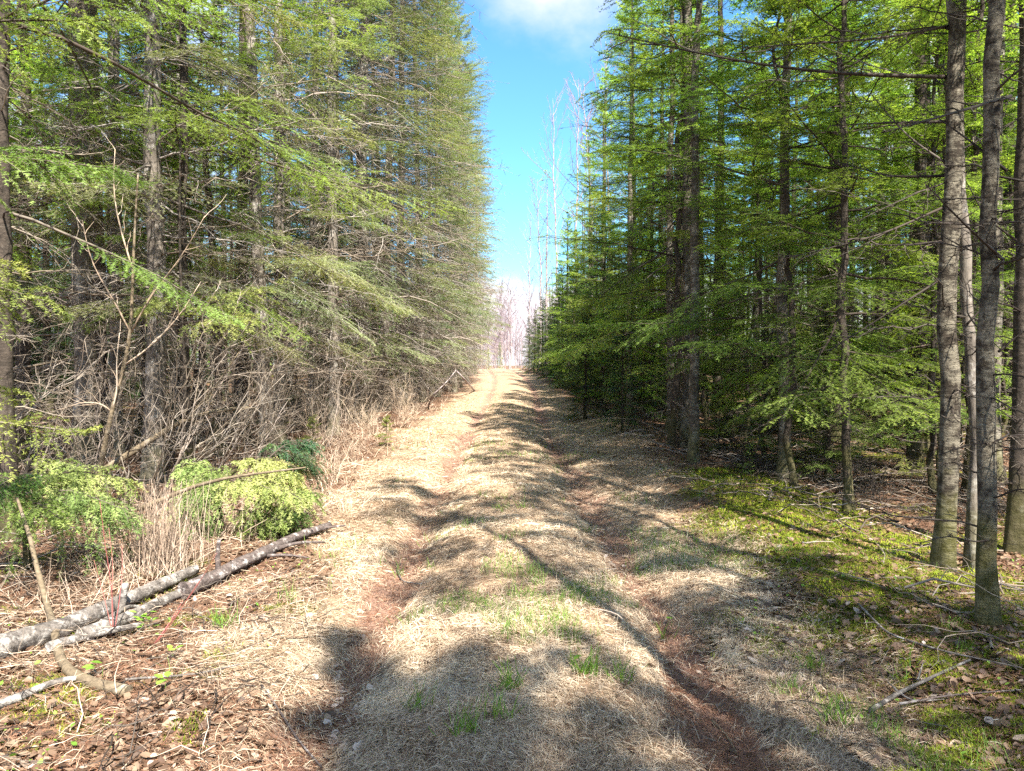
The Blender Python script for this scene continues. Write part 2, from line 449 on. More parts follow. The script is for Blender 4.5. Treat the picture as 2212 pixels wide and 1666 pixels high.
def make_straw():
    geo = Geo()
    x, y = scatter(680000, -5, 4.2, 2.4, 40, .6)
    r, s, m = zones(x, y)
    keep = rng.random(len(x)) < s * (1 - .93 * r) * (.25 + .75 * sstep(.32, .55, fnoise(x, y, .45, 77)))
    x, y = x[keep], y[keep]
    ang = fnoise(x, y, .45, 41, 3) * 14 + rng.normal(size=len(x)) * .8
    sc = np.clip(y / 5, .8, 5) ** .8
    tone = np.clip(fnoise(x, y, .6, 90) * 1.1 - .08 + rng.normal(size=len(x)) * .3, 0, 1)
    ribbons(geo, x, y, ang, rng.uniform(.03, .11, len(x)) * sc ** .3, rng.uniform(.0, .014, len(x)) * (1 + (rng.random(len(x)) < .12)), .0016 * sc, tone)
    x, y = scatter(120000, -4.5, -.9, 2.6, 9, .7); r, s, m = zones(x, y)
    k = rng.random(len(x)) < (1 - s) * (.05 + .35 * sstep(.5, .62, fnoise(x, y, .6, 99))); x, y = x[k], y[k]; n = len(x)
    ribbons(geo, x, y, rng.uniform(0, 2 * PI, n), rng.uniform(.04, .2, n), rng.uniform(.0, .03, n), .0016 * np.clip(y / 5, .8, 2), rng.uniform(0, .9, n))
    # loose stalks standing out of the mat
    x, y = scatter(26000, -5, 4, 2.4, 25, .6)
    r, s, m = zones(x, y); k = rng.random(len(x)) < s * (1 - r) * (fnoise(x, y, 1.2, 14) > .5); x, y = x[k], y[k]
    ribbons(geo, x, y, rng.uniform(0, 2 * PI, len(x)), rng.uniform(.03, .10, len(x)), rng.uniform(.02, .09, len(x)), .0013 * np.clip(y / 5, .8, 4), rng.uniform(.4, 1, len(x)), up=True)
    kind(link('straw_grass', geo.mesh('straw_grass', [M['straw']])), 'stuff')


def make_green():
    geo = Geo()
    x, y = scatter(150000, -4, 4.5, 2.4, 45, .6)
    r, s, m = zones(x, y)
    cl = fnoise(x, y, .28, 201, 2) * .6 + fnoise(x, y, 1.6, 203, 2) * .5
    k = (rng.random(len(x)) < np.maximum(s, m * .4) * (1 - .9 * r)) & (cl > .70)
    x, y = x[k], y[k]; n = len(x); sc = np.clip(y / 5, .8, 5) ** .8
    ribbons(geo, x, y, rng.uniform(0, 2 * PI, n), rng.uniform(.02, .08, n), rng.uniform(.03, .10, n), .0016 * sc, rng.uniform(0, 1, n), up=True)
    # distinct tufts
    for px, py, c in ((1265, 1465, 70), (1100, 1500, 45), (1340, 1480, 35), (900, 1545, 30), (1160, 1270, 22), (1110, 1300, 25), (1440, 1390, 14), (1000, 1600, 40),
                      (620, 1300, 30), (480, 1360, 45), (1760, 1460, 30), (1960, 1480, 18), (1820, 1580, 60), (1130, 1100, 20), (1700, 1200, 25), (860, 1250, 12), (1080, 1570, 30)):
        p = G(px, py); x = p[0] + rng.normal(size=c) * .035; y = p[1] + rng.normal(size=c) * .03
        ribbons(geo, x, y, rng.uniform(0, 2 * PI, c), rng.uniform(.03, .10, c), rng.uniform(.05, .15, c), .0024, rng.uniform(.2, 1, c), up=True)
    kind(link('green_grass', geo.mesh('green_grass', [M['grass']])), 'stuff')


def make_moss():
    geo = Geo()
    x, y = scatter(620000, -12, 13, 2.6, 22, .8)
    r, s, m = zones(x, y)
    k = (rng.random(len(x)) < m) & ((x > 0) | (rng.random(len(x)) < .5)); x, y = x[k], y[k]; n = len(x)
    tone = np.clip(fnoise(x, y, .30, 55, 3) * 1.5 - .35 + rng.normal(size=n) * .15, 0, 1)
    sc = np.clip(y / 5, .8, 4)
    z = ground_z(x, y); a = rng.uniform(0, 2 * PI, n); l = rng.uniform(.010, .026, n) * sc ** .4; w = .0026 * sc
    puff = .035 * sstep(.45, .8, fnoise(x, y, .22, 57, 2))
    p = np.stack([x, y, z + puff * rng.uniform(.3, 1, n)], -1)
    wv = np.stack([-np.sin(a) * w, np.cos(a) * w, 0 * a], -1)
    tip = p + np.stack([np.cos(a) * l, np.sin(a) * l, l * rng.uniform(.3, 1.1, n)], -1)
    geo.add(np.stack([p - wv, p + wv, tip], 1), None, np.arange(n * 3).reshape(-1, 3), 0, np.repeat(tone, 3))
    kind(link('moss', geo.mesh('moss', [M['moss']])), 'stuff')


def leaves_mesh(geo, x, y, size, tone, zlift=.012, tilt=.35):
    n = len(x); a = rng.uniform(0, 2 * PI, n)
    U = np.stack([np.cos(a), np.sin(a), rng.normal(size=n) * tilt], -1); U = norm(U)
    W = norm(np.cross(np.stack([rng.normal(size=n) * tilt, rng.normal(size=n) * tilt, np.ones(n)], -1), U)); Nn = np.cross(U, W)
    p = np.stack([x, y, ground_z(x, y) + rng.uniform(.2, 1.6, n) * zlift], -1)
    prof = [(-.5, 0, .0), (-.18, .30, .12), (.15, .27, .10), (.55, 0, .05), (.15, -.27, .10), (-.18, -.30, .12)]
    curl = rng.uniform(-.5, 1.6, n)[:, None]; s = size[:, None]; wr = rng.uniform(.7, 1.25, n)[:, None]
    V = np.stack([p + U * s * u + W * s * w * wr + Nn * s * h * curl for u, w, h in prof], 1)
    b = (np.arange(n) * 6)[:, None]
    q = np.concatenate([b + np.array([[0, 1, 2, 3]]), b + np.array([[0, 3, 4, 5]])])
    geo.add(V, q, None, 0, np.repeat(tone, 6))


def make_litter():
    geo = Geo()
    x, y = scatter(260000, -18, 18, 2.4, 28, .8)
    r, s, m = zones(x, y)
    side = np.where(x > 1.2, 1.0, np.where(x < -1.3, .8, .30))
    k = rng.random(len(x)) < np.maximum((1 - s) * (1 - .6 * m), .06) * side; x, y = x[k], y[k]; kk = rng.random(len(x)) < np.where(x < 0, .25 + .6 * (fnoise(x, y, .5, 71) > .5), .8); x, y = x[kk], y[kk]; n = len(x)
    leaves_mesh(geo, x, y, (.010 + .062 * rng.random(n) ** 2.6) * np.clip(y / 7, 1, 2.2) ** .5, np.clip(rng.beta(1.5, 2.4, n), 0, 1))
    g2 = Geo(); x2, y2 = scatter(9000, -4, 4.5, 2.5, 9, .8); r2, s2, m2 = zones(x2, y2)
    k2 = (rng.random(len(x2)) < .5 * (1 - s2) * (1 - r2)) & (fnoise(x2, y2, .35, 310) > .56); x2, y2 = x2[k2], y2[k2]
    leaves_mesh(g2, x2, y2, .012 + .022 * rng.random(len(x2)), rng.random(len(x2)), .03, .5)
    kind(link('ground_leaves', g2.mesh('ground_leaves', [M['leaf']])), 'stuff')
    # pale leaves dropped in the wheel ruts
    for px, py, sx, sy, c in ((720, 1560, 60, 120, 60), (1560, 1470, 110, 60, 26), (1750, 1380, 160, 100, 70), (700, 1380, 80, 50, 20), (1330, 1230, 60, 70, 18)):
        q = np.array([G(px + a * sx, min(py + b * sy, 1660)) for a, b in rng.normal(size=(c, 2)) * .6])
        leaves_mesh(geo, q[:, 0], q[:, 1], rng.uniform(.035, .075, c), rng.uniform(.7, 1, c))
    kind(link('leaf_litter', geo.mesh('leaf_litter', [M['litter']])), 'stuff')
    # reddish needle duff, fine slivers in the ruts and under the trees
    geo = Geo()
    x, y = scatter(240000, -10, 10, 2.4, 18, .8)
    r, s, m = zones(x, y); k = rng.random(len(x)) < np.maximum(r * .9, np.maximum((1 - s) * .5, .12)); x, y = x[k], y[k]; n = len(x)
    sc = np.clip(y / 5, .8, 4)
    ribbons(geo, x, y, rng.uniform(0, 2 * PI, n), rng.uniform(.02, .08, n) * sc ** .4, rng.uniform(0, .014, n), .0014 * sc, rng.uniform(0, 1, n) ** .8)
    kind(link('needle_litter', geo.mesh('needle_litter', [M['duff']])), 'stuff')


def make_twigs():
    geo = Geo()
    def batch(n, x0, x1, y0, y1, l0, l1, mat, rad):
        y = rng.uniform(y0, y1, n); x = rng.uniform(x0, x1, n)
        a = rng.uniform(0, 2 * PI, n); L = rng.uniform(l0, l1, n)
        d = np.stack([np.cos(a), np.sin(a), rng.normal(size=n) * .12 + .03], -1)
        P = paths(np.stack([x, y, ground_z(x, y) + rng.uniform(.01, .10, n)], -1), d, L, 6, rng.uniform(-.02, .15, n), .10)
        P[..., 2] = np.maximum(P[..., 2], ground_z(P[..., 0], P[..., 1]) + .005)
        r = rad * rng.uniform(.5, 1.6, n); tubes(geo, P, r, r * .3, 4, mat)
        st, dd, t, k = kids(P, 4, .2, .9, .8, roll=.8)
        Q = paths(st, dd, L[k] * rng.uniform(.15, .45, len(k)), 5, 0, .15)
        Q[..., 2] = np.maximum(Q[..., 2], ground_z(Q[..., 0], Q[..., 1]) + .004)
        tubes(geo, Q, r[k] * .45, r[k] * .15, 3, mat)
    batch(260, 2.4, 8, 3.2, 12, .2, 1.1, 0, .006)
    batch(420, 2.8, 12, 8, 26, .3, 1.6, 0, .010)
    batch(420, 3.2, 9, 7, 14, .2, 1.0, 1, .007)
    batch(200, -7, -3.0, 3, 10, .2, 1.2, 0, .006)
    batch(130, -7, -3.0, 3, 9, .2, .9, 2, .004)
    batch(300, -12, -3.6, 8, 26, .3, 1.6, 0, .010)
    batch(80, -2, 2, 2.6, 12, .06, .25, 0, .003)
    batch(150, -3.4, -1.0, 2.6, 5.5, .05, .5, 2, .0022)
    batch(260, -3.4, -1.0, 2.6, 5.5, .05, .45, 1, .0025)
    batch(160, 1.4, 4, 2.6, 6, .05, .4, 1, .0025)
    kind(link('fallen_twigs', geo.mesh('fallen_twigs', [M['wood_dead'], M['wood_darkdead'], M['twig_pale']])), 'stuff')


make_straw(); make_green(); make_moss(); make_litter(); make_twigs()


# ------------------------------------------------------------------ conifers
LOD = {  # shoots per branch, twiglets per shoot, needles per metre, needle length, needle width
    0: (24, 9, 150, .026, .0085),
    1: (18, 6, 75, .040, .018),
    2: (13, 3, 36, .075, .042),
}


def branch_set(geo, st, d, L, lod, r, droop, t0, needle, wood_tone=None, roll=.35, fan=.8, nm=1, wm=0, tone_base=None, shoot=.42, hang=.12):
    """live fir branches: axis, side shoots, twiglets, needles"""
    ns, nt_, per, nl, nw = LOD[lod]
    K = len(st)
    if K == 0: return None
    A = paths(st, d, L, 9, droop, .03, r)
    R = .0045 + .0058 * L
    tubes(geo, A, R, .002, 4 if lod == 0 else 3, wm, None if wood_tone is None else wood_tone)
    s1, d1, t1, k1 = kids(A, ns, t0, .97, fan, r, roll=.15, upj=.08)
    L1 = (L[k1] * shoot * (1.12 - t1) ** .8 * r.uniform(.55, 1.15, len(k1))).clip(.05)
    B = paths(s1, d1, L1, 5, hang, .05, r)
    if lod < 2: tubes(geo, B, .0035, .0013, 3, wm)
    tb = r.uniform(0, 1, K) * .45 + .2 if tone_base is None else tone_base
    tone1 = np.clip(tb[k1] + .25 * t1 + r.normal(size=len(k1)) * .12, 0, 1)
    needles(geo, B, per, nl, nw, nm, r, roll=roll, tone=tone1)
    if nt_ > 0:
        s2, d2, t2, k2 = kids(B, nt_, .2, .98, .75, r, roll=.2, upj=.12)
        L2 = (L1[k2] * .45 * (1.15 - t2) * r.uniform(.6, 1.2, len(k2))).clip(.03, .32)
        C_ = paths(s2, d2, L2, 3, hang * .7, .04, r)
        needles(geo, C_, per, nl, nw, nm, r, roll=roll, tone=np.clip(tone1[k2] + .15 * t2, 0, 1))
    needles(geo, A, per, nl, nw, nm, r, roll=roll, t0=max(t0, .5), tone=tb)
    return A


def dead_set(geo, st, d, L, r, droop, fine=True, mat=0, rad=1., n2=9, n3=4):
    A = paths(st, d, L, 8, droop, .07, r)
    R = (.003 + .0048 * L) * rad
    tubes(geo, A, R, .0012, 4, mat)
    s1, d1, t1, k1 = kids(A, n2, .18, .97, .85, r, roll=1.0, upj=.25)
    L1 = L[k1] * .45 * (1.1 - t1) * r.uniform(.4, 1.2, len(k1))
    B = paths(s1, d1, L1, 5, r.normal(size=len(k1)) * .12 + .08, .10, r)
    tubes(geo, B, R[k1] * .42, .001, 3, mat)
    if fine:
        s2, d2, t2, k2 = kids(B, n3, .15, .95, .8, r, roll=1.2, upj=.3)
        C_ = paths(s2, d2, L1[k2] * .45 * r.uniform(.4, 1.2, len(k2)), 3, .05, .08, r)
        tubes(geo, C_, .0017, .0008, 3, mat)


def trunk_path(H, lean, r, n=22, wob=.012):
    z = np.linspace(-.25, H, n); t = np.clip(z / H, 0, 1)
    w = np.cumsum(r.normal(size=(n, 2)) * wob, 0); w -= w[1]
    return np.stack([lean[0] * t ** 1.3 + w[:, 0], lean[1] * t ** 1.3 + w[:, 1], z], -1)


def trunk_mesh(name, H, rb, lean, r, mat, sides=14, wob=.012):
    geo = Geo(); n = 40
    P = trunk_path(H, lean, r, n, wob)
    z = P[:, 2]; t = np.clip(z / H, 0, 1)
    R = rb * ((1 - t) ** .75 * .92 + .05) + rb * .45 * np.exp(-np.maximum(z, 0) / .10) 
    th = np.arange(sides) * 2 * PI / sides
    lob = 1 + .26 * np.exp(-np.maximum(z, 0) / .25)[:, None] * np.sin(th * 3 + r.uniform(0, 6))[None] + r.normal(size=(n, sides)) * .035
    V = P[:, None] + np.stack([np.cos(th)[None] * R[:, None] * lob, np.sin(th)[None] * R[:, None] * lob, np.zeros((n, sides))], -1)
    b = (np.arange(n - 1) * sides)[:, None]; j = np.arange(sides)[None]; j2 = (j + 1) % sides
    q = np.stack([b + j, b + j2, b + sides + j2, b + sides + j], -1).reshape(-1, 4)
    geo.add(V, q, [[(n - 1) * sides + 0, (n - 1) * sides + k, (n - 1) * sides + k + 1] for k in range(1, sides - 1)])
    return geo.mesh(name, [mat]), P


def on_trunk(P, z):
    return np.stack([np.interp(z, P[:, 2], P[:, 0]), np.interp(z, P[:, 2], P[:, 1]), z], -1)


def conifer(seed, H, rb, live0, Rmax, lod, needle='needle_fir', bark='bark_fir', dead=(.5, 5), dead_n=40, dead_len=1.3, dead_mat='wood_dead',
            lean=(0, 0), per_whorl=4, gap=.46, split=6.6, bare_in=.3, top=1.0, prof=.75, side=None, droop=.25, dead_fine=True, wob=.012, e0=-.15, shoot=.58, hang=.18, bare=.12):
    """returns [(part name, mesh), ...]; SIDE = (azimuth, strength) makes the branches on one side longer"""
    r = np.random.default_rng(seed)
    tm, P = trunk_mesh('trunk', H, rb, lean, r, M[bark], wob=wob)
    crown = Geo()
    zs, az = [], []
    z = live0
    while z < H - .15:
        u = (z - live0) / (H - live0)
        c = per_whorl if u < .85 else 4
        a0 = r.uniform(0, 2 * PI)
        for k in range(c):
            zs.append(z + r.uniform(-.18, .18) * min(gap, .4)); az.append(a0 + k * 2 * PI / c + r.normal() * .25)
        z += gap * (1 - .35 * u)
    zs = np.clip(np.array(zs), .05, H - .05); az = np.array(az); u = np.clip((zs - live0) / (H - live0), 0, 1)
    L = Rmax * ((1 - u) ** prof) * (0.75 + .25 * np.minimum(u / .12, 1)) * r.uniform(.45, 1.25, len(zs)) + .10
    if side is not None: L = L * (1 + side[1] * np.cos(az - side[0]))
    el = e0 + .75 * u + r.normal(size=len(zs)) * .24
    d = np.stack([np.cos(az) * np.cos(el), np.sin(az) * np.cos(el), np.sin(el)], -1)
    st = on_trunk(P, zs); dr = droop * (1 - u) - .12
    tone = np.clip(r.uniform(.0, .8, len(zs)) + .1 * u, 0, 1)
    isb = r.random(len(zs)) < bare * (1.25 - u)
    if isb.any():
        dead_set(crown, st[isb], d[isb], L[isb] * .95, r, dr[isb] * .6, lod < 2, 0, n2=12, n3=4)
    lo = zs < split
    for sel, l in ((lo & ~isb, lod), (~lo & ~isb, min(lod + 1, 2))):
        if sel.any():
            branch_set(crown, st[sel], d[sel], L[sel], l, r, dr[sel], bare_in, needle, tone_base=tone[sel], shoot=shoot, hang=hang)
    ld = paths(on_trunk(P, np.array([H - .7])), [[0, 0, 1]], .75, 4)
    needles(crown, ld, 60, .04, .012, 1, r, roll=1.5)
    parts = [('trunk', tm), ('crown', crown.mesh('crown', [M['wood_grey' if needle == 'needle_spruce' else 'wood_live'], M[needle]]))]
    if dead_n:
        dg = Geo(); zd = r.uniform(dead[0], dead[1], dead_n); a = r.uniform(0, 2 * PI, dead_n)
        ee = r.normal(size=dead_n) * .22 - .08
        dd = np.stack([np.cos(a) * np.cos(ee), np.sin(a) * np.cos(ee), np.sin(ee)], -1)
        Ld = dead_len * r.uniform(.3, 1.15, dead_n) * (.6 + .4 * sstep(.3, 2, zd))
        dead_set(dg, on_trunk(P, zd), dd, Ld, r, r.normal(size=dead_n) * .15 + .12, dead_fine)
        parts.append(('deadwood', dg.mesh('deadwood', [M[dead_mat]])))
    return parts


def bare_tree(seed, H, rb, mat='bark_aspen', twig='twig_pink', lean=(0, 0), n1=20, c0=.35, spread=.26, fine=True, k=1.):
    r = np.random.default_rng(seed)
    tm, P = trunk_mesh('trunk', H, rb, lean, r, M[mat], 8, .03)
    geo = Geo(); z = np.linspace(H * c0, H * .97, n1) + r.normal(size=n1) * .1; a = r.uniform(0, 2 * PI, n1)
    el = r.uniform(.7, 1.25, n1); L = H * spread * (1.15 - z / H) ** .6 * r.uniform(.6, 1.2, n1)
    A = paths(on_trunk(P, z), np.stack([np.cos(a) * np.cos(el), np.sin(a) * np.cos(el), np.sin(el)], -1), L, 7, -.12, .05, r)
    tubes(geo, A, rb * .25, .006 * k, 4)
    s, d, t, ka = kids(A, 7, .2, .97, .5, r, roll=1.5); L1 = L[ka] * .5 * (1.1 - t) * r.uniform(.5, 1.2, len(ka))
    B = paths(s, d, L1, 5, -.1, .05, r); tubes(geo, B, .0065 * k, .003 * k, 3)
    if fine:
        s, d, t, k_ = kids(B, 5, .2, .97, .5, r, roll=1.5)
        C_ = paths(s, d, L1[k_] * .6 * r.uniform(.5, 1.2, len(k_)), 4, -.1, .05, r); tubes(geo, C_, .0035 * k, .002 * k, 3)
    return [('trunk', tm), ('crown', geo.mesh('crown', [M[twig]]))]


V = {}
TO_TRACK_L, TO_TRACK_R = 0.0, PI      # azimuth that faces the track from either bank
# sunlit bank: greyish spruces with a lot of dead twigs below
for i in range(3):
    V[f'sun{i}'] = conifer(100 + i, 16.5 + i, .14 + .01 * i, 2.0 + .4 * i, 2.15, 0, 'needle_spruce', 'bark_grey', (.5, 8.5), 90, 2.6, side=(TO_TRACK_L, .22), lean=(.2, 0), bare_in=.34, e0=-.22, bare=.52, per_whorl=5)
for i in range(3):
    V[f'sunmid{i}'] = conifer(110 + i, 20 + i, .14, 1.0 + .3 * i, 2.3, 1, 'needle_spruce', 'bark_grey', (.4, 12), 120, 2.9, dead_mat='wood_dead', split=40, side=(TO_TRACK_L, .2), bare_in=.3, per_whorl=5, prof=.42, gap=.42, e0=-.22, bare=.52)
# shaded bank: greener firs
for i in range(3):
    V[f'shade{i}'] = conifer(120 + i, 14.5 + i, .11 + .01 * i, 2.6 + .3 * i, 2.3, 0, 'needle_fir', 'bark_fir', (.5, 7.5), 64, 1.9, dead_mat='wood_darkdead', side=(TO_TRACK_R, .22), bare_in=.3, per_whorl=4, gap=.56, bare=.2)
for i in range(3):
    V[f'shademid{i}'] = conifer(130 + i, 12 + 1.5 * i, .11, .7 + .5 * i, 2.2, 1, 'needle_fir', 'bark_fir', (.4, 4), 22, 1.1, split=40, dead_mat='wood_darkdead', side=(TO_TRACK_R, .15), per_whorl=4, gap=.46, bare=.2)
for i in range(2):
    V[f'bushy{i}'] = conifer(140 + i, 8 + i, .10, .25, 2.1, 1, 'needle_dark', 'bark_dark', (.4, 3), 10, .9, split=40, dead_mat='wood_darkdead', per_whorl=6, gap=.38, prof=.85, bare_in=.25)
# trees in the depth of the wood: bare below, crown above
for i in range(4):
    V[f'inner{i}'] = conifer(150 + i, 14 + i, .09 + .02 * i, 4.6 + .7 * i, 1.9, 1, 'needle_fir', 'bark_dark' if i % 2 else 'bark_fir', (.6, 5.5), 34, 1.1, split=8, dead_mat='wood_darkdead', dead_fine=(i < 2), per_whorl=3, gap=.6)
for i in range(3):
    V[f'innersun{i}'] = conifer(160 + i, 15 + i, .10 + .02 * i, 4.2 + .7 * i, 1.9, 1, 'needle_spruce', 'bark_grey' if i % 2 else 'bark_dark', (.6, 5.5), 40, 1.3, split=8, dead_fine=(i < 2), per_whorl=3, gap=.6)
for i in range(2):
    V[f'far{i}'] = conifer(170 + i, 11 + 2 * i, .11, .5, 2.0, 2, 'needle_fir', 'bark_fir', (.4, 2), 8, .8, split=0, per_whorl=6, gap=.4, dead_fine=False)
# thin poles
for i in range(3):
    V[f'pole{i}'] = conifer(180 + i, 7 + i, .035 + .01 * i, 4.0, .9, 1, 'needle_fir', 'bark_dark', (.4, 4.2), 26, .7, split=20, dead_mat='wood_dead', wob=.03)
# young trees
for i in range(3):
    V[f'young{i}'] = conifer(190 + i, 2.2 + .9 * i, .025 + .006 * i, .35, .85 + .15 * i, 0, 'needle_young', 'bark_dark', (.1, .5), 4, .4, gap=.26, per_whorl=5, bare_in=.15, droop=.1, e0=.05)
for i in range(3):
    V[f'bare{i}'] = bare_tree(200 + i, 15 + 2 * i, .09, lean=(.6 * (i - 1), 0))
for i in range(3):
    V[f'farbare{i}'] = bare_tree(230 + i, 13 + 2 * i, .13, k=1.9, n1=26, c0=.15)
V['lowshade0'] = conifer(220, 9.5, .05, 1.3, 1.9, 0, 'needle_fir', 'bark_dark', (.3, 5), 34, 1.2, dead_mat='wood_darkdead', bare_in=.15, per_whorl=4, gap=.42, wob=.02, e0=-.1)
V['lowshade1'] = conifer(221, 12, .08, 1.6, 2.3, 0, 'needle_fir', 'bark_fir', (.3, 5), 34, 1.4, dead_mat='wood_darkdead', bare_in=.2, side=(TO_TRACK_R, .2), e0=-.1)
V['greensun'] = conifer(222, 14, .075, 3.0, 2.9, 0, 'needle_young', 'bark_dark', (.6, 5), 40, 1.3, side=(TO_TRACK_L, .25), bare_in=.3, per_whorl=4, gap=.6, bare=.3)
for i in range(2):
    V[f'dense{i}'] = conifer(240 + i, 14.5 + i, .12, 3.0, 1.9, 1, 'needle_fir', 'bark_fir', (.5, 3), 12, 1.1, split=40, per_whorl=7, gap=.36, bare=0, bare_in=.15)
V['deadspruce'] = conifer(210, 15, .10, 14.2, .5, 2, 'needle_fir', 'bark_aspen', (2, 14), 90, 1.2, dead_mat='twig_pink', dead_fine=False)

PLACED = []


def plant(var, name, x, y, label, cat, group=None, s=1., rot=None, tilt=(0, 0), mir=False, dz=0):
    z = float(ground_z(x, y)) + dz
    o = thing(name, label, cat, (x, y, z), group)
    o.rotation_euler = (tilt[0], tilt[1], rot if rot is not None else rng.uniform(-.5, .5)); o.scale = (s, s, s)
    for pn, me in V[var]:
        link(pn, me, o)
    PLACED.append((x, y))
    return o


LS, RS = 'sunlit side of the track', 'mossy side of the track'
ORD = ['first', 'second', 'third', 'fourth', 'fifth', 'sixth', 'seventh', 'eighth', 'ninth', 'tenth', 'eleventh', 'twelfth', 'thirteenth', 'fourteenth', 'fifteenth',
       'sixteenth', 'seventeenth', 'eighteenth', 'nineteenth', 'twentieth', 'twenty-first', 'twenty-second', 'twenty-third', 'twenty-fourth', 'twenty-fifth', 'twenty-sixth',
       'twenty-seventh', 'twenty-eighth', 'twenty-ninth', 'thirtieth']
GL, GR = 'conifers edging the sunlit side of the track', 'conifers edging the mossy side of the track'

# --- sunlit bank, trees one can point at
for var, px, py, s, lab in (
    ('sun1', 185, 1015, 1.05, 'thick grey-barked spruce behind the low fir boughs at the log end'),
    ('sun0', 335, 1045, 1.0, 'grey spruce whose lichen-pale trunk rises behind the leaning pale pole'),
    ('innersun0', 60, 1000, 1.0, 'brown-trunked spruce beyond the thick grey-barked spruce, away from the track'),
    ('innersun1', 255, 985, .95, 'dark-trunked spruce showing between the two lichen-grey spruce trunks'),
):
    p = G(px, py); plant(var, 'spruce_tree', p[0], p[1], lab, 'tree', GL, s)

row = [(-4.3, 13.2, 'sun2'), (-4.9, 15.0, 'sun0'), (-4.2, 16.8, 'sun1'), (-5.0, 18.4, 'sunmid0'), (-4.1, 20.2, 'sunmid1'), (-4.7, 22, 'sunmid2'), (-3.9, 24, 'sunmid0'), (-4.3, 26, 'sunmid1'),
       (-3.7, 28.2, 'sunmid2'), (-3.9, 30.5, 'sunmid0'), (-3.3, 33, 'sunmid1'), (-3.6, 35.5, 'sunmid2'), (-3.0, 38, 'sunmid0'), (-3.2, 41, 'sunmid1'), (-2.8, 44, 'sunmid2'),
       (-3.0, 47.5, 'sunmid0'), (-2.7, 51, 'sunmid1'), (-2.9, 55, 'sunmid2'), (-2.9, 59, 'sunmid0'), (-3.0, 64, 'sunmid2')]
for i, (x, y, v) in enumerate(row):
    plant(v, 'spruce_tree', x + .35 + rng.normal() * .3, y, f'{ORD[i]} grey-green spruce along the track edge beyond the bent fir bough', 'tree', GL, rng.uniform(.8, 1.2), None, (rng.normal() * .02, rng.normal() * .03))

# --- shaded bank row
rrow = [(3.5, 13.6, 'shade1'), (3.2, 15.6, 'shademid2'), (3.9, 17.4, 'shade2'), (3.4, 19.4, 'shademid0'), (4.2, 21.4, 'bushy1'), (3.9, 23.6, 'shademid1'), (4.4, 26, 'shademid2'),
        (3.9, 28.5, 'bushy0'), (4.4, 31, 'shademid0'), (4.2, 34, 'bushy1'), (4.4, 37.5, 'shademid1'), (4.1, 41, 'bushy0'), (3.9, 45, 'far0'), (3.7, 49, 'bushy1'), (3.4, 54, 'bushy0'), (3.2, 59, 'bushy1'), (2.7, 66, 'bushy0')]
for i, (x, y, v) in enumerate(rrow):
    s = rng.uniform(.9, 1.05) * (.93 if y < 20 else 1) * (1 - .35 * float(sstep(40, 66, y)))
    plant(v, 'fir_tree', x + rng.normal() * .12, y, f'{ORD[i]} green fir along the track edge beyond the mossy verge', 'tree', GR, s)

for i, (x, y, v) in enumerate(((5.6, 25, 'bushy0'), (5.4, 29.5, 'bushy1'), (5.6, 33, 'bushy0'), (5.3, 36, 'bushy1'), (5.5, 39.5, 'bushy0'), (5.0, 43, 'bushy1'), (4.6, 47, 'bushy1'), (4.9, 51.5, 'bushy0'), (4.2, 56, 'bushy1'), (4.4, 61.5, 'bushy0'), (3.6, 63, 'bushy1'), (3.3, 70, 'bushy0'), (2.6, 74, 'bushy1'), (4.5, 67, 'bushy0'))):
    plant(v, 'fir_tree', x, y, f'{ORD[i]} dark bushy fir in the second line behind the green firs of the mossy side', 'tree', 'second line of dark firs on the mossy side', rng.uniform(.85, 1.1) * (1 - .35 * float(sstep(44, 70, y))))

# --- woods behind the rows
def fill(n, x0, x1, y0, y1, variants, name, label, group, mind=1.15, s0=.85, s1=1.15, clear=None):
    done = 0
    for _ in range(n * 30):
        if done >= n: break
        y = y0 + (y1 - y0) * rng.random() ** 1.25; x = rng.uniform(x0, x1)
        if y > 0 and abs(x) > .70 * y + 1.5: continue
        if clear and x < clear[0] and y < clear[1]: continue
        if any((x - a) ** 2 + (y - b) ** 2 < mind ** 2 for a, b in PLACED): continue
        plant(variants[rng.integers(len(variants))], name, x, y, label, 'tree', group, rng.uniform(s0, s1), rng.uniform(0, 6.28)); done += 1


fill(46, -19, -5.2, 9, 44, ['innersun0', 'innersun1', 'innersun2', 'inner1', 'inner3'], 'spruce_tree', f'tall bare-stemmed spruce in the dark wood on the {LS}', 'spruces in the wood on the sunlit side', 1.3)
fill(30, -10, -4.3, 9.5, 24, ['pole0', 'pole1', 'pole2'], 'thin_fir', f'thin suppressed fir pole in the dark wood on the {LS}', 'thin poles in the wood on the sunlit side', .6)
fill(64, 4.4, 24, 9, 46, ['inner0', 'inner1', 'inner2', 'inner3'], 'fir_tree', f'tall bare-stemmed fir in the open wood on the {RS}', 'firs in the wood on the mossy side', 1.3, .85, 1.15, (6.5, 17))
fill(52, 3.6, 13, 8.5, 26, ['pole0', 'pole1', 'pole2'], 'thin_fir', f'thin suppressed fir pole in the wood on the {RS}', 'thin poles in the wood on the mossy side', .6)
fill(12, 4.5, 14, 11, 30, ['young1', 'young2'], 'young_fir', f'young green fir growing under the tall trees on the {RS}', 'young firs in the wood on the mossy side', 1.0)

fill(16, -24, -13, 18, 42, ['bushy0', 'bushy1'], 'fir_tree', f'dark bushy fir far back in the wood on the {LS}', 'bushy firs at the back of the wood on the sunlit side', 1.6, 1.0, 1.4)
fill(16, 13, 27, 20, 42, ['bushy0', 'bushy1'], 'fir_tree', f'dark bushy fir far back in the wood on the {RS}', 'bushy firs at the back of the wood on the mossy side', 1.6, 1.0, 1.4)

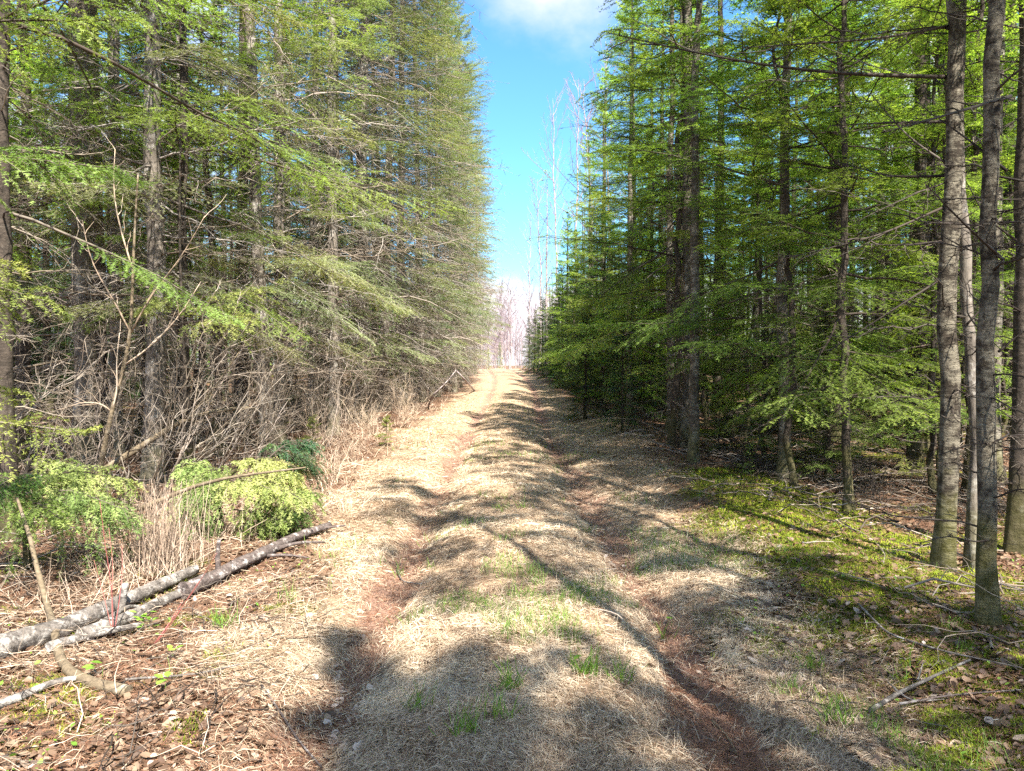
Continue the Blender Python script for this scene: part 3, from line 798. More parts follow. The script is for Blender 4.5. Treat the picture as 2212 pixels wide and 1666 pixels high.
# --- bare and dead trees rising behind the firs
for x, y, v, s, lab in ((3.5, 60, 'deadspruce', 1.08, 'dead grey spruce spire rising above the dark firs beside the track'), (5.7, 48, 'bare0', 1.25, 'bare pinkish aspen leaning out above the dark firs, highest of the bare skyline'),
                        (5.2, 53, 'bare1', 1.2, 'bare pinkish aspen with a forked crown between the green firs and the dead spire'), (4.3, 57, 'bare2', 1.1, 'bare pale aspen close behind the dead spire'),
                        (3.2, 66, 'bare0', 1.1, 'bare pinkish aspen beyond the dead grey spruce spire, lowest of the skyline'), (6.4, 44, 'bare2', 1.05, 'bare pale aspen half hidden in the green firs'),
                        (2.6, 74, 'bare1', .85, 'slim bare aspen where the dark firs end'), (-2.6, 72, 'bare0', 1.1, 'bare pale aspen at the far end of the spruce row'),
                        (-2.9, 60, 'bare1', 1.2, 'bare pale aspen leaning out from behind the far spruces')):
    plant(v, 'bare_tree', x, y, lab, 'tree', 'bare trees above the firs', s, rng.uniform(0, 6))
for i in range(14):
    x = rng.uniform(-7, 7); plant('bare1', 'bare_tree', x, rng.uniform(84, 95) if abs(x) > 2 else 96, 'low bare sapling on the crest at the end of the track', 'tree', 'saplings on the crest', rng.uniform(.15, .35), rng.uniform(0, 6))
for i in range(70):
    x = rng.uniform(-11, 12); y = rng.uniform(97, 140)
    plant(f'farbare{i % 3}', 'bare_tree', x, y, 'bare pinkish-grey tree in the far wood at the end of the track', 'tree', 'bare trees at the end of the track', rng.uniform(.6, .95), rng.uniform(0, 6))
for x, y, s, lab in ((-1.6, 88, .24, 'small green fir standing at the far end of the track'), (-.3, 93, .3, 'small dark fir among the bare trees at the end of the track')):
    plant('far0', 'fir_tree', x, y, lab, 'tree', None, s)

# --- firs behind the camera that shade the foreground
for x, y, v, s in ((2.35, .5, 'inner0', .95), (3.3, -6.4, 'dense0', 1.0), (4.6, -8.2, 'shade2', 1.0), (4.0, -5.0, 'shade1', .8), (4.6, -1.6, 'shade0', 1.0), (6.4, -6.0, 'inner0', 1.1), (8.2, 1.0, 'inner3', 1.0)):
    plant(v, 'fir_tree', x, y, 'fir standing behind the viewpoint that shades the near track', 'tree', 'firs behind the viewpoint', s)

# ------------------------------------------------------------------ distant wood that reads as one mass on either side
def distant_wood():
    r = np.random.default_rng(31)
    wd, nd = Geo(), Geo()
    n = 1100
    y = r.uniform(18, 120, n); x = np.where((y > 46) & (r.random(n) < .5), r.uniform(5.5, 22, n), r.uniform(17, 70, n)) * np.where(r.random(n) < .5, -1, 1)
    k = (np.abs(x) < .78 * y + 6) & ~((np.abs(x) < 21) & (y < 46)); k |= (np.abs(x) > 5.5) & (y > 46); x, y = x[k], y[k]; n = len(x)
    H = r.uniform(7, 13, n); z = ground_z(x, y)
    P = paths(np.stack([x, y, z - .2], -1), np.stack([r.normal(size=n) * .03, r.normal(size=n) * .03, np.ones(n)], -1), H, 6, 0, .01, r)
    tubes(wd, P, r.uniform(.06, .14, n), .02, 5, 0, r=r)
    st, d, t, kk = kids(P, 34, .06, .98, 1.55, r, roll=PI, upj=.3)
    L = (.35 + 1.5 * (1 - t)) * r.uniform(.6, 1.1, len(t)); live = t > r.uniform(.0, .35, len(t))
    A = paths(st, d, L, 4, .15, .05, r); tubes(wd, A, .012, .004, 3, 0, r=r)
    B = A[live]; s1, d1, t1, k1 = kids(B, 5, .25, .95, .8, r, roll=.3)
    C_ = paths(s1, d1, L[live][k1] * .45, 3, .15, .05, r)
    needles(nd, C_, 26, .11, .07, 0, r); needles(nd, B, 22, .11, .07, 0, r, t0=.3)
    kind(link('distant_wood_stems', wd.mesh('distant_wood_stems', [M['wood_darkdead']])), 'stuff')
    kind(link('distant_wood', nd.mesh('distant_wood', [M['needle_fir']])), 'stuff')


distant_wood()


# ------------------------------------------------------------------ boughs and bent firs near the camera
def poly(pts, n=9):
    """smooth path through 3-D points"""
    p = np.array(pts, float); seg = np.r_[0, np.cumsum(np.linalg.norm(np.diff(p, axis=0), axis=1))]
    t = np.linspace(0, seg[-1], n); q = np.stack([np.interp(t, seg, p[:, k]) for k in range(3)], -1)
    for _ in range(2):
        q[1:-1] = .25 * q[:-2] + .5 * q[1:-1] + .25 * q[2:]
    return q


def bough(A, ns, shoot, hang, needle, r, rad=.012, nt_=9, per=190, nl=.024, nw=.0075, fan=.85, t0=.12, roll1=.25, roll=.5, up=.1, tone=.45, wood='wood_live', nroll=.6, l2=.42):
    """one live bough: axis with side shoots and twiglets along the path A"""
    geo = Geo(); A = np.asarray(A, float)[None]
    Ltot = np.linalg.norm(np.diff(A[0], axis=0), axis=1).sum()
    tubes(geo, A, rad, .003, 6, 0, r=r)
    s1, d1, t1, k1 = kids(A, ns, t0, .98, fan, r, roll=roll1, upj=up)
    L1 = shoot * (.35 + .65 * np.sin(np.clip(t1 * 1.1 + .12, 0, 1) * PI) ** .7) * r.uniform(.35, 1.3, len(t1))
    B = paths(s1, d1, L1, 6, hang * r.uniform(.2, 1.5, len(t1)), .07, r); tubes(geo, B, .004, .0014, 3, 0, r=r)
    tn = np.clip(tone - .08 + r.normal(size=len(t1)) * .27, 0, 1)
    needles(geo, B, per, nl, nw, 1, r, roll=nroll, tone=tn)
    s2, d2, t2, k2 = kids(B, nt_, .15, .98, .75, r, roll=roll, upj=.12)
    C_ = paths(s2, d2, (L1[k2] * l2 * (1.15 - t2) * r.uniform(.6, 1.2, len(k2))).clip(.03, .3), 4, hang * .8, .05, r)
    needles(geo, C_, per, nl, nw, 1, r, roll=nroll, tone=np.clip(tn[k2] + .18 * t2, 0, 1))
    needles(geo, A, per, nl, nw, 1, r, roll=nroll, t0=.45, tone=[tone])
    return geo.mesh('bough', [M[wood], M[needle]])


def local(P, base):
    return np.asarray(P, float) - np.asarray(base, float)


def stem_mesh(name, pts, r0, r1, mat, sides=8, n=14, jit=.05, seed=1):
    geo = Geo(); r = np.random.default_rng(seed)
    tubes(geo, poly(pts, n), r0, r1, sides, 0, jit=jit, r=r)
    return geo.mesh(name, [M[mat]])


r_ = np.random.default_rng(77)
# fir standing just outside the frame whose boughs reach in over the bank
b = np.array([-3.75, 4.5, float(ground_z(-3.75, 4.5))])
t = thing('fir_tree', 'bright green fir with flat boughs reaching in above the birch log, trunk out of sight', 'tree', b)
tm, tp = trunk_mesh('trunk', 9, .07, (0, 0), r_, M['bark_dark']); link('trunk', tm, t)
for p0, p1, p2, ns, sh in ((at(-260, 890, 4.5), at(-40, 905, 4.6), at(195, 935, 4.8), 17, .34), (at(-260, 560, 4.5), at(-60, 600, 4.7), at(150, 665, 4.9), 17, .36),
                           (at(-260, 330, 4.5), at(-20, 340, 4.8), at(255, 370, 5.2), 22, .42), (at(-260, 90, 4.5), at(0, 60, 4.9), at(330, 60, 5.3), 24, .5),
                           (at(-260, 500, 4.5), at(-120, 545, 4.4), at(60, 590, 4.3), 14, .3), (at(-260, 800, 4.5), at(-120, 815, 4.8), at(60, 845, 5.2), 12, .22)):
    link('bough', bough(local(poly([p0, p1, p2]), b), int(ns * 1.7), sh * 1.1, .34, 'needle_young', r_, tone=.55, roll1=.75), t)

# green fir whose trunk rises at the edge of the picture
p = at(25, 1161, 7.0); plant('greensun', 'fir_tree', p[0], 7.0, 'fir with a dark brown trunk and wide bright boughs above the low fir boughs', 'tree', None, 1.0, .2)
p = at(590, 950, 9.5); plant('greensun', 'fir_tree', -4.3, 10.4, 'fir with broad pale-green boughs hanging over the bent fir at the bank', 'tree', None, .95, -.5)

# fir with one bright spray in front of the dark trunks
d = 8.6; b = at(395, 985, d); b[2] = float(ground_z(b[0], d))
t = thing('young_fir', 'thin young fir holding a single bright spray before the dark trunks', 'tree', b)
link('trunk', stem_mesh('trunk', local([b, at(405, 800, d), at(395, 560, d), at(400, 300, d)], b), .024, .008, 'bark_dark', 7, seed=5), t)
for p0, p1, p2, sh in ((at(400, 690, d), at(480, 645, d - .2), at(615, 615, d - .4), .5), (at(400, 700, d), at(470, 690, d - .4), at(560, 690, d - .8), .42), (at(400, 640, d), at(350, 650, d), at(310, 670, d - .3), .3)):
    link('bough', bough(local(poly([p0, p1, p2]), b), 28, sh, .34, 'needle_pale', r_, tone=.4, roll1=.75), t)

# low mass of fir boughs beside the log, and the bent-over fir
d = 5.9; b = at(60, 1180, d); b[2] = float(ground_z(b[0], d))
t = thing('young_fir', 'low sprawling fir with dark drooping boughs behind the crooked olive stem', 'tree', b)
link('trunk', stem_mesh('trunk', local([b, at(55, 1120, d), at(50, 1050, d), at(70, 990, d)], b), .03, .015, 'bark_dark', 7, seed=6), t)
for (x0, y0), (x1, y1), (x2, y2), dd, tn in (((50, 1060), (150, 1010), (285, 1040), -.1, .5), ((50, 1080), (140, 1050), (270, 1100), -.35, .45), ((50, 1070), (-40, 1030), (-120, 1060), 0, .25),
                                             ((50, 1100), (80, 1080), (130, 1120), -.7, .35), ((50, 1060), (20, 1030), (-30, 1090), -.5, .2), ((55, 1020), (110, 1000), (190, 1020), .3, .55), ((50, 1110), (200, 1075), (300, 1130), -.2, .5)):
    link('bough', bough(local(poly([at(x0, y0, d), at(x1, y1, d + dd / 2), at(x2, y2, d + dd)]), b), 36, .36, .75, 'needle_pale' if tn > .4 else 'needle_young', r_, tone=tn, rad=.01, roll1=.7), t)

d = 7.2; b = at(480, 1150, d); b[2] = float(ground_z(b[0], d))
t = thing('bent_fir', 'bent-over young fir with combed yellow-green hanging twigs behind the dark log', 'tree', b)
link('trunk', stem_mesh('trunk', local([b, at(470, 1080, d), at(500, 1010, d), at(580, 985, d), at(640, 1010, d - .1)], b), .03, .012, 'bark_dark', 7, seed=7), t)
for (x0, y0), (x1, y1), (x2, y2), dd, tn, nd in (((480, 1040), (440, 995), (385, 1015), 0, .8, 'needle_pale'), ((500, 1015), (560, 985), (640, 1030), -.2, .9, 'needle_pale'), ((540, 995), (600, 990), (660, 1060), .0, .9, 'needle_pale'),
                                                 ((480, 1060), (520, 1030), (590, 1060), -.5, .8, 'needle_pale'), ((500, 1020), (450, 1010), (410, 1060), -.4, .6, 'needle_pale'), ((560, 1040), (620, 1070), (680, 1065), -.2, .35, 'needle_pale'),
                                                 ((580, 990), (620, 955), (670, 965), .4, .4, 'needle_dark'), ((600, 1000), (650, 985), (665, 1010), .3, .5, 'needle_dark'), ((540, 1080), (590, 1100), (650, 1110), -.3, .3, 'needle_pale'), ((480, 1090), (420, 1080), (370, 1130), -.2, .35, 'needle_pale'), ((500, 1100), (560, 1110), (620, 1130), -.4, .2, 'needle_young'), ((490, 1110), (440, 1120), (400, 1150), -.3, .2, 'needle_young'), ((540, 1030), (590, 1040), (650, 1080), -.5, .8, 'needle_pale'), ((480, 1060), (430, 1050), (400, 1090), -.5, .6, 'needle_pale')):
    link('bough', bough(local(poly([at(x0, y0, d), at(x1, y1, d + dd / 2), at(x2, y2, d + dd)]), b), 38, .34, .85, nd, r_, tone=tn, rad=.008, fan=1.0, l2=.34, roll1=.8), t)

p = G(835, 965); plant('young0', 'young_fir', p[0], p[1], 'knee-high fir seedling in the dry grass at the edge of the track', 'tree', None, .27)
p = G(690, 1010); plant('young0', 'young_fir', p[0] - .6, p[1] + 2, 'small pale fir half hidden in the brown brush beside the track', 'tree', None, .3)

# young firs under the trees on the mossy side
for px, py, v, s, lab in ((1690, 1010, 'young1', .62, 'low bright green fir with layered boughs beside the twig heap'), (1560, 985, 'young0', .5, 'small green fir close to the dark twin trunks'),
                          (1265, 905, 'bushy0', .42, 'dense dark blue-green fir touching the ground at the track edge'), (1345, 935, 'bushy1', .3, 'low dark fir skirt beside the dense blue-green fir'),
                          (1790, 1045, 'young2', .75, 'tall thin young fir in front of the sunlit wood floor'), (1625, 1030, 'young0', .2, 'tiny fir seedling among fallen twigs near the moss')):
    p = G(px, py); plant(v, 'young_fir', p[0], p[1], lab, 'tree', 'young firs under the trees', s)
p = G(1840, 1110); plant('lowshade0', 'fir_tree', p[0], p[1], 'slender fir stem with flat layered boughs in front of the wood', 'tree', GR, 1.0, 1.0)
plant('lowshade1', 'fir_tree', 3.7, 9.9, 'fir with wide light-green boughs overhanging the mossy verge', 'tree', GR, 1.0, .0)
plant('lowshade0', 'fir_tree', 5.4, 9.4, 'smaller fir behind the slender stem, its boughs reaching between the dark trunks', 'tree', GR, .85, 2.6)
plant('lowshade1', 'fir_tree', 4.4, 11.9, 'fir with layered boughs between the slender stem and the twin dark trunks', 'tree', GR, .8, .4)
p = G(1985, 1020); plant('inner1', 'fir_tree', p[0], p[1], 'thick dark trunk standing behind the slender fir stem', 'tree', GR, 1.0, 0)
p = G(1500, 1000); plant('inner0', 'fir_tree', p[0], p[1], 'dark trunk at the wood edge on the mossy side, in front of its slimmer twin', 'tree', GR, .9, 1)
p = G(1455, 965); plant('pole2', 'thin_fir', p[0], p[1], 'slim dark trunk paired with the dark trunk at the wood edge', 'tree', GR, 1.2, 2)


# ------------------------------------------------------------------ near trunks on the mossy side, with their bare limbs
def near_fir(px, py, top, rb, label, H, bark, limbs, seed, live=5.0, r1=1.5, nrand=38, zr=(.5, 5.0), facing=PI):
    b = G(px, py); r = np.random.default_rng(seed)
    tpx = at(top[0], top[1], b[1]); lean = (tpx[0] - b[0]) / (tpx[2] - b[2]) * H
    t = thing('fir_tree', label, 'tree', b, 'near trunks on the mossy verge')
    tm, P = trunk_mesh('trunk', H, rb, (lean * .9, 0), r, M[bark], 18, .01); link('trunk', tm, t)
    cr = Geo(); z = np.arange(live, H - .3, .22); a = r.uniform(0, 2 * PI, len(z)); u = (z - live) / (H - live)
    Lb = r1 * (1 - u) ** .7 * r.uniform(.7, 1.1, len(z)) + .1; e = -.1 + .7 * u
    branch_set(cr, on_trunk(P, z), np.stack([np.cos(a) * np.cos(e), np.sin(a) * np.cos(e), np.sin(e)], -1), Lb, 1, r, .2 * (1 - u), .25, 'needle_fir', shoot=.58, hang=.15)
    link('crown', cr.mesh('crown', [M['wood_live'], M['needle_fir']]), t)
    def limb(A, rad):
        g = Geo(); A = np.asarray(A)[None]; Lt = np.linalg.norm(np.diff(A[0], axis=0), axis=1).sum()
        tubes(g, A, rad, .0025, 6, 0, tone=r.uniform(.1, .7, 1), jit=.05, r=r)
        s1, d1, t1, k1 = kids(A, int(7 + 5 * Lt), .12, .98, .85, r, roll=.7, upj=.2)
        L1 = Lt * .36 * (1.15 - t1) * r.uniform(.3, 1.2, len(t1))
        B = paths(s1, d1, L1, 6, r.normal(size=len(t1)) * .15, .10, r); tubes(g, B, rad * .36, .0012, 4, 0, r=r)
        s2, d2, t2, k2 = kids(B, 4, .2, .95, .8, r, roll=1.0, upj=.2)
        tubes(g, paths(s2, d2, L1[k2] * .4 * r.uniform(.4, 1.2, len(k2)), 4, .05, .1, r), .0022, .001, 3, 0, r=r)
        link('limb', g.mesh('limb', [M['wood_darkdead']]), t)
    for pts, rad in limbs:
        limb(local(poly([at(x, y, b[1] + dd) for x, y, dd in pts], 10), b), rad)
    zz = r.uniform(zr[0], zr[1], nrand)
    for z_ in zz:
        a_ = r.uniform(0, 2 * PI); e_ = r.normal() * .25; l_ = r.uniform(.12, 1.0) ** 1.4
        limb(paths(on_trunk(P, np.array([z_])), [[math.cos(a_), math.sin(a_), math.sin(e_)]], l_, 8, r.normal() * .2, .06, r)[0], .003 + .005 * l_)
    return t


near_fir(2055, 1240, (2055, 0), .074, 'straight mottled grey-brown trunk with moss at its foot, thickest on the mossy verge', 13, 'bark_near',
         [([(2045, 170, 0), (1800, 165, -.2), (1560, 135, -.5), (1310, 80, -.9)], .016), ([(2045, 265, 0), (1900, 268, .2), (1790, 275, .4)], .012), ([(2045, 445, 0), (1900, 510, -.2), (1690, 560, -.5)], .011),
          ([(2045, 355, 0), (1960, 300, .1), (1880, 210, .3)], .010), ([(2045, 520, 0), (1960, 530, -.2), (1860, 528, -.3)], .011), ([(2065, 330, 0), (2140, 290, 0), (2212, 250, 0)], .010),
          ([(2045, 380, 0), (1930, 385, .3), (1800, 350, .7)], .012), ([(2040, 600, 0), (1900, 690, -.2), (1790, 760, -.4)], .010), ([(2050, 60, 0), (1900, 90, -.3), (1600, 110, -.8)], .012)], 301, 4.6)
near_fir(2122, 1240, (2080, 560), .05, 'slim pale-lit trunk leaning between the mottled trunk and the lichened trunk', 9, 'bark_grey',
         [([(2095, 700, 0), (2150, 640, 0), (2212, 600, 0)], .008)], 302, 5.2, 1.2, 6)
near_fir(2152, 1360, (2190, 0), .052, 'lichened grey trunk leaning slightly outward, closest of the verge trunks to the track foreground', 12, 'bark_near',
         [([(2170, 560, 0), (2080, 480, -.2), (2000, 400, -.3)], .010), ([(2175, 370, 0), (2100, 310, .1), (2020, 255, .2)], .010), ([(2180, 210, 0), (2080, 240, -.2), (1900, 290, -.5)], .012), ([(2160, 960, 0), (2110, 960, -.1), (2040, 985, -.2)], .006),
          ([(2155, 1170, 0), (2130, 1180, -.1), (2060, 1160, -.15), (2000, 1180, -.2)], .006), ([(2165, 760, 0), (2200, 730, 0), (2240, 700, 0)], .008)], 303, 4.4)
near_fir(2218, 1200, (2208, 0), .085, 'dark shaded trunk behind the lichened grey trunk', 13, 'bark_dark', [([(2200, 520, 0), (2130, 470, 0), (2080, 380, 0)], .010)], 304, 5.0)


# ------------------------------------------------------------------ logs, poles and sticks
def gpts(pts, dz):
    return [G(x, y, dz) for x, y in pts]


def stick(name, label, cat, pts3, r0, r1, mat, sides=10, n=24, jit=.05, seed=0, part='stem', twigs=(), group=None, rough=0):
    b = np.array(pts3[0], float); b[2] = float(ground_z(b[0], b[1]))
    o = thing(name, label, cat, b, group)
    geo = Geo(); r = np.random.default_rng(500 + seed); P = poly(local(pts3, b), n)
    tubes(geo, P, r0, r1, sides, 0, jit=jit, r=r)
    link(part, geo.mesh(part, [M[mat]]), o)
    for tp, ra, rb_, nm in twigs:
        g = Geo(); tubes(g, poly(local(tp, b), 9), ra, rb_, 7, 0, jit=.05, r=r); link(nm, g.mesh(nm, [M[mat]]), o)
    return o


stick('birch_log', 'pale flaking birch log lying on the bank, thick broken end cut by the picture edge', 'log', gpts([(-130, 1490), (0, 1425), (130, 1385), (290, 1310), (420, 1250)], .065), .072, .038, 'bark_birch', 14, 40, .09, 1, 'trunk',
      [(gpts([(215, 1370), (275, 1330)], .06) + [G(300, 1320, .02)], .02, .012, 'branch')])
stick('pale_log', 'second pale log tucked under the flaking birch log', 'log', gpts([(170, 1395), (290, 1345), (370, 1305), (450, 1270)], .045), .048, .026, 'bark_birch', 12, 30, .10, 2, 'trunk')
stick('dark_log', 'dark rough-barked log with broken stubs pointing towards the track', 'log', gpts([(395, 1300), (470, 1262), (560, 1215), (640, 1175), (710, 1150)], .065), .055, .030, 'bark_log_dark', 13, 34, .12, 3, 'trunk',
      [([G(470, 1262, .05), G(468, 1262, .2), G(472, 1262, .33)], .022, .013, 'stub'), (gpts([(700, 1155), (745, 1150)], .06), .014, .007, 'branch'), ([G(575, 1215, .05), G(620, 1208, .03), G(665, 1212, .02)], .016, .006, 'branch'),
       ([G(600, 1200, .06), G(650, 1185, .05), G(700, 1180, .03)], .02, .008, 'branch')])
stick('grey_branch', 'smooth grey branch lying against the lower side of the birch log', 'branch', gpts([(100, 1420), (180, 1395), (300, 1370)], .05), .028, .016, 'bark_birch', 9, 18, .05, 4)
stick('crooked_stem', 'crooked olive-barked dead stem passing beneath the birch log', 'branch', [at(40, 1075, 5.5), at(66, 1160, 5.1), at(80, 1230, 4.9), at(100, 1310, 4.75), G(112, 1385, .10), G(125, 1435, .02), G(150, 1470, .02), G(200, 1495, .025), G(272, 1507, .02)], .010, .030, 'bark_pole', 10, 34, .04, 5)
stick('grey_branch', 'weathered white branch on brown leaves below the birch log', 'branch', gpts([(-60, 1560), (40, 1522), (110, 1490), (170, 1480)], .03), .026, .012, 'bark_birch', 9, 18, .06, 6)
stick('leaning_pole', 'bare pale pole leaning up out of the fir boughs in front of the spruces', 'branch', [at(120, 1090, 8.0), at(235, 1010, 8.0), at(360, 930, 8.1), at(400, 905, 8.1), at(475, 885, 8.2), at(540, 880, 8.4)], .05, .014, 'bark_pole', 10, 24, .04, 7, twigs=[([at(400, 905, 8.1), at(450, 860, 8.0), at(520, 760, 7.9)], .012, .004, 'branch')])
stick('leaning_pole', 'thin bare pole lying across the brush below the bent fir', 'branch', [at(300, 1100, 6.4), at(420, 1050, 6.4), at(500, 1030, 6.3), at(660, 1010, 6.4)], .022, .006, 'bark_pole', 8, 20, .05, 8)
stick('lichen_branch', 'lichen-crusted broken branch resting on bright moss', 'branch', gpts([(1895, 1565), (1956, 1526), (2021, 1496), (2116, 1451)], .03), .012, .006, 'bark_birch', 8, 18, .10, 9, twigs=[(gpts([(1956, 1526), (1930, 1500)], .04), .006, .002, 'twig'), (gpts([(2000, 1505), (2012, 1465)], .05), .006, .002, 'twig'), (gpts([(1960, 1525), (1990, 1545), (2060, 1540)], .03), .005, .002, 'twig')])
stick('long_stick', 'long thin grey stick crossing the moss below the verge trunks', 'branch', gpts([(1866, 1323), (1931, 1391), (2050, 1430), (2230, 1470)], .03), .007, .004, 'bark_birch', 6, 18, .05, 10)
stick('long_stick', 'long dark twig curving over the moss beside the lichen-crusted branch', 'branch', gpts([(1960, 1550), (2080, 1530), (2230, 1520)], .03), .006, .003, 'bark_log_dark', 6, 18, .05, 11)
stick('twig', 'bent pale twig lying in the wheel rut', 'branch', gpts([(1546, 1578), (1575, 1605), (1601, 1650)], .015), .006, .003, 'bark_pole', 6, 12, .05, 12)
stick('twig', 'forked grey twig on pale straw beside the wheel rut', 'branch', gpts([(855, 1236), (867, 1266), (912, 1271)], .02), .007, .003, 'bark_birch', 6, 12, .05, 13, twigs=[(gpts([(858, 1245), (872, 1235)], .03), .004, .002, 'twig')])
stick('long_stick', 'thin reddish stick slanting over the straw below the log', 'branch', gpts([(560, 1495), (600, 1555), (640, 1620), (690, 1680)], .02), .006, .004, 'bark_log_dark', 6, 16, .04, 14)
stick('long_stick', 'pale thin stick lying level across the leaves below the log', 'branch', gpts([(265, 1481), (420, 1470), (565, 1436)], .02), .007, .003, 'bark_birch', 6, 16, .05, 15)
stick('stub', 'short upright broken stub standing behind the birch log', 'stump', [G(258, 1330, -.02), G(262, 1330, .1), G(268, 1330, .20)], .026, .022, 'bark_birch', 9, 10, .05, 16)
for k, (px, py, px2, py2, lab) in enumerate(((985, 1010, 1045, 835, 'x'),) * 0): pass
stick('fallen_pole', 'white dead pole slanting into the brush far along the track', 'branch', [G(1025, 845, .02), at(1000, 815, 33), at(985, 800, 34)], .05, .03, 'bark_aspen', 7, 8, .05, 17)
stick('fallen_pole', 'bleached crooked dead branch standing in the brush far along the track', 'branch', [G(925, 880, .02), at(935, 850, 25), at(965, 830, 25.5), at(985, 800, 26)], .03, .012, 'bark_aspen', 7, 10, .06, 18)


# ------------------------------------------------------------------ shrubs, saplings, red stems
def shrub_parts(seed, n, H, spread, mat, lean=(0, 0), r0=.008, m1=9, m2=5, arch=.15, l1=.42):
    r = np.random.default_rng(seed); out = []
    for k in range(n):
        g = Geo(); a = r.uniform(0, 2 * PI); s = r.uniform(0, spread)
        d = np.array([[math.cos(a) * s + lean[0], math.sin(a) * s + lean[1], 1.]])
        A = paths([[r.normal() * .06, r.normal() * .06, -.05]], d, H * r.uniform(.55, 1.1), 10, arch * r.uniform(-.2, 1.4), .05, r)
        rr = r0 * r.uniform(.6, 1.2); tubes(g, A, rr, .002, 5, 0, r=r)
        s1, d1, t1, k1 = kids(A, m1, .2, .97, .6, r, roll=1.5, upj=.2)
        L1 = H * l1 * (1.1 - t1) * r.uniform(.4, 1.1, len(t1)); B = paths(s1, d1, L1, 6, r.normal(size=len(t1)) * .15, .09, r)
        tubes(g, B, rr * .5, .0014, 3, 0, r=r)
        s2, d2, t2, k2 = kids(B, m2, .2, .97, .6, r, roll=1.5, upj=.2)
        tubes(g, paths(s2, d2, L1[k2] * .45 * r.uniform(.4, 1.1, len(k2)), 4, 0, .09, r), .0022, .0011, 3, 0, r=r)
        out.append(('stem', g.mesh('stem', [M[mat]])))
    return out


V['shrub0'] = shrub_parts(401, 9, 1.9, .7, 'twig_pale')
V['shrub1'] = shrub_parts(402, 8, 1.4, .9, 'twig_pale', arch=.3)
V['shrub2'] = shrub_parts(403, 10, 2.4, .6, 'wood_dead', arch=.2)
V['shrub3'] = shrub_parts(404, 9, 2.8, .55, 'wood_dead', lean=(.5, -.1), r0=.012, arch=.1)
V['lowbrush'] = shrub_parts(405, 10, .75, 1.3, 'wood_darkdead', r0=.006, arch=.3)
GS = 'bare shrubs along the sunlit bank'


def sh(v, px, py, lab, s=1., grp=GS, rot=None):
    p = G(px, py); o = plant(v, 'bare_shrub', p[0], p[1], lab, 'shrub', grp, s, rng.uniform(0, 6) if rot is None else rot); return o


sh('shrub3', 300, 1125, 'bare alder with long arching stems over the bent fir', 1.05, GS, 0)
sh('shrub3', 420, 1090, 'bare alder leaning across the dark trunks behind the bent fir', .9, GS, .3)
sh('shrub2', 215, 1110, 'bare grey shrub in front of the thick grey-barked spruce', .95)
sh('shrub2', 560, 1010, 'tangled grey-brown shrub just behind the bent fir', 1.0)
sh('shrub2', 700, 965, 'tangled tan shrub beside the bent fir, towards the track', .95)
sh('shrub0', 760, 1000, 'pale tan shrub rising from dry grass at the bend of the bank', .7)
sh('shrub1', 720, 1050, 'low tan shrub between the bent fir and the track', .55)
sh('shrub1', 800, 940, 'low spreading shrub behind the knee-high fir seedling', .8)
sh('shrub0', 870, 925, 'pale brushy shrub past the knee-high fir seedling', .75)
sh('shrub2', 10, 1130, 'grey shrub tangled into the low fir boughs', .9)
for i, (x, y) in enumerate(((-3.6, 14.5), (-3.2, 17.5), (-3.5, 20), (-3.1, 22.5), (-3.0, 26), (-2.8, 29), (-3.0, 33), (-2.5, 38), (-2.6, 44), (-2.5, 52))):
    plant(('shrub0', 'shrub1', 'shrub2')[i % 3], 'bare_shrub', x, y, f'{ORD[i]} tan shrub in the brown brush line farther up the sunlit bank', 'shrub', GS, rng.uniform(.6, .95))
for i, (x, y) in enumerate(((3.4, 10.2), (4.3, 8.6), (5.2, 7.6), (3.9, 12.6), (3.1, 13.2), (3.0, 17), (6.4, 9.8), (4.9, 10.6), (2.9, 21), (3.2, 25))):
    plant('lowbrush', 'brush_heap', x, y, f'{ORD[i]} heap of dark dead twigs on the wood floor along the mossy side', 'brush', 'dead twig heaps on the mossy side', rng.uniform(.7, 1.1), rng.uniform(0, 6))

# slender forked sapling
d = 7.6; b = at(212, 1040, d); b[2] = float(ground_z(b[0], d))
t = thing('sapling', 'slender olive sapling curving upward and forking before the dark trunks', 'tree', b, None)
link('trunk', stem_mesh('trunk', local([b, at(215, 1023, d), at(232, 949, d), at(245, 889, d), at(275, 788, d), at(289, 721, d), at(296, 587, d), at(302, 480, d), at(310, 380, d)], b), .03, .008, 'bark_pole', 8, 26, seed=8), t)
for pts in ([(245, 889), (225, 870), (180, 868), (150, 880)], [(289, 721), (260, 660), (205, 570), (190, 480)], [(289, 721), (330, 640), (400, 560), (450, 470)], [(275, 788), (320, 760), (390, 690), (440, 610)], [(296, 587), (270, 500), (255, 420), (262, 330)], [(245, 889), (262, 840), (255, 800), (265, 720)]):
    g = Geo(); A = poly(local([at(x, y, d - .05 * k) for k, (x, y) in enumerate(pts)], b), 9)[None]
    tubes(g, A, .010, .003, 5, 0, r=r_); s1, d1, t1, k1 = kids(A, 7, .2, .97, .6, r_, roll=1.2)
    tubes(g, paths(s1, d1, .3 * r_.uniform(.3, 1.1, len(t1)), 5, 0, .08, r_), .004, .0015, 3, 0, r=r_)
    link('branch', g.mesh('branch', [M['twig_pale']]), t)

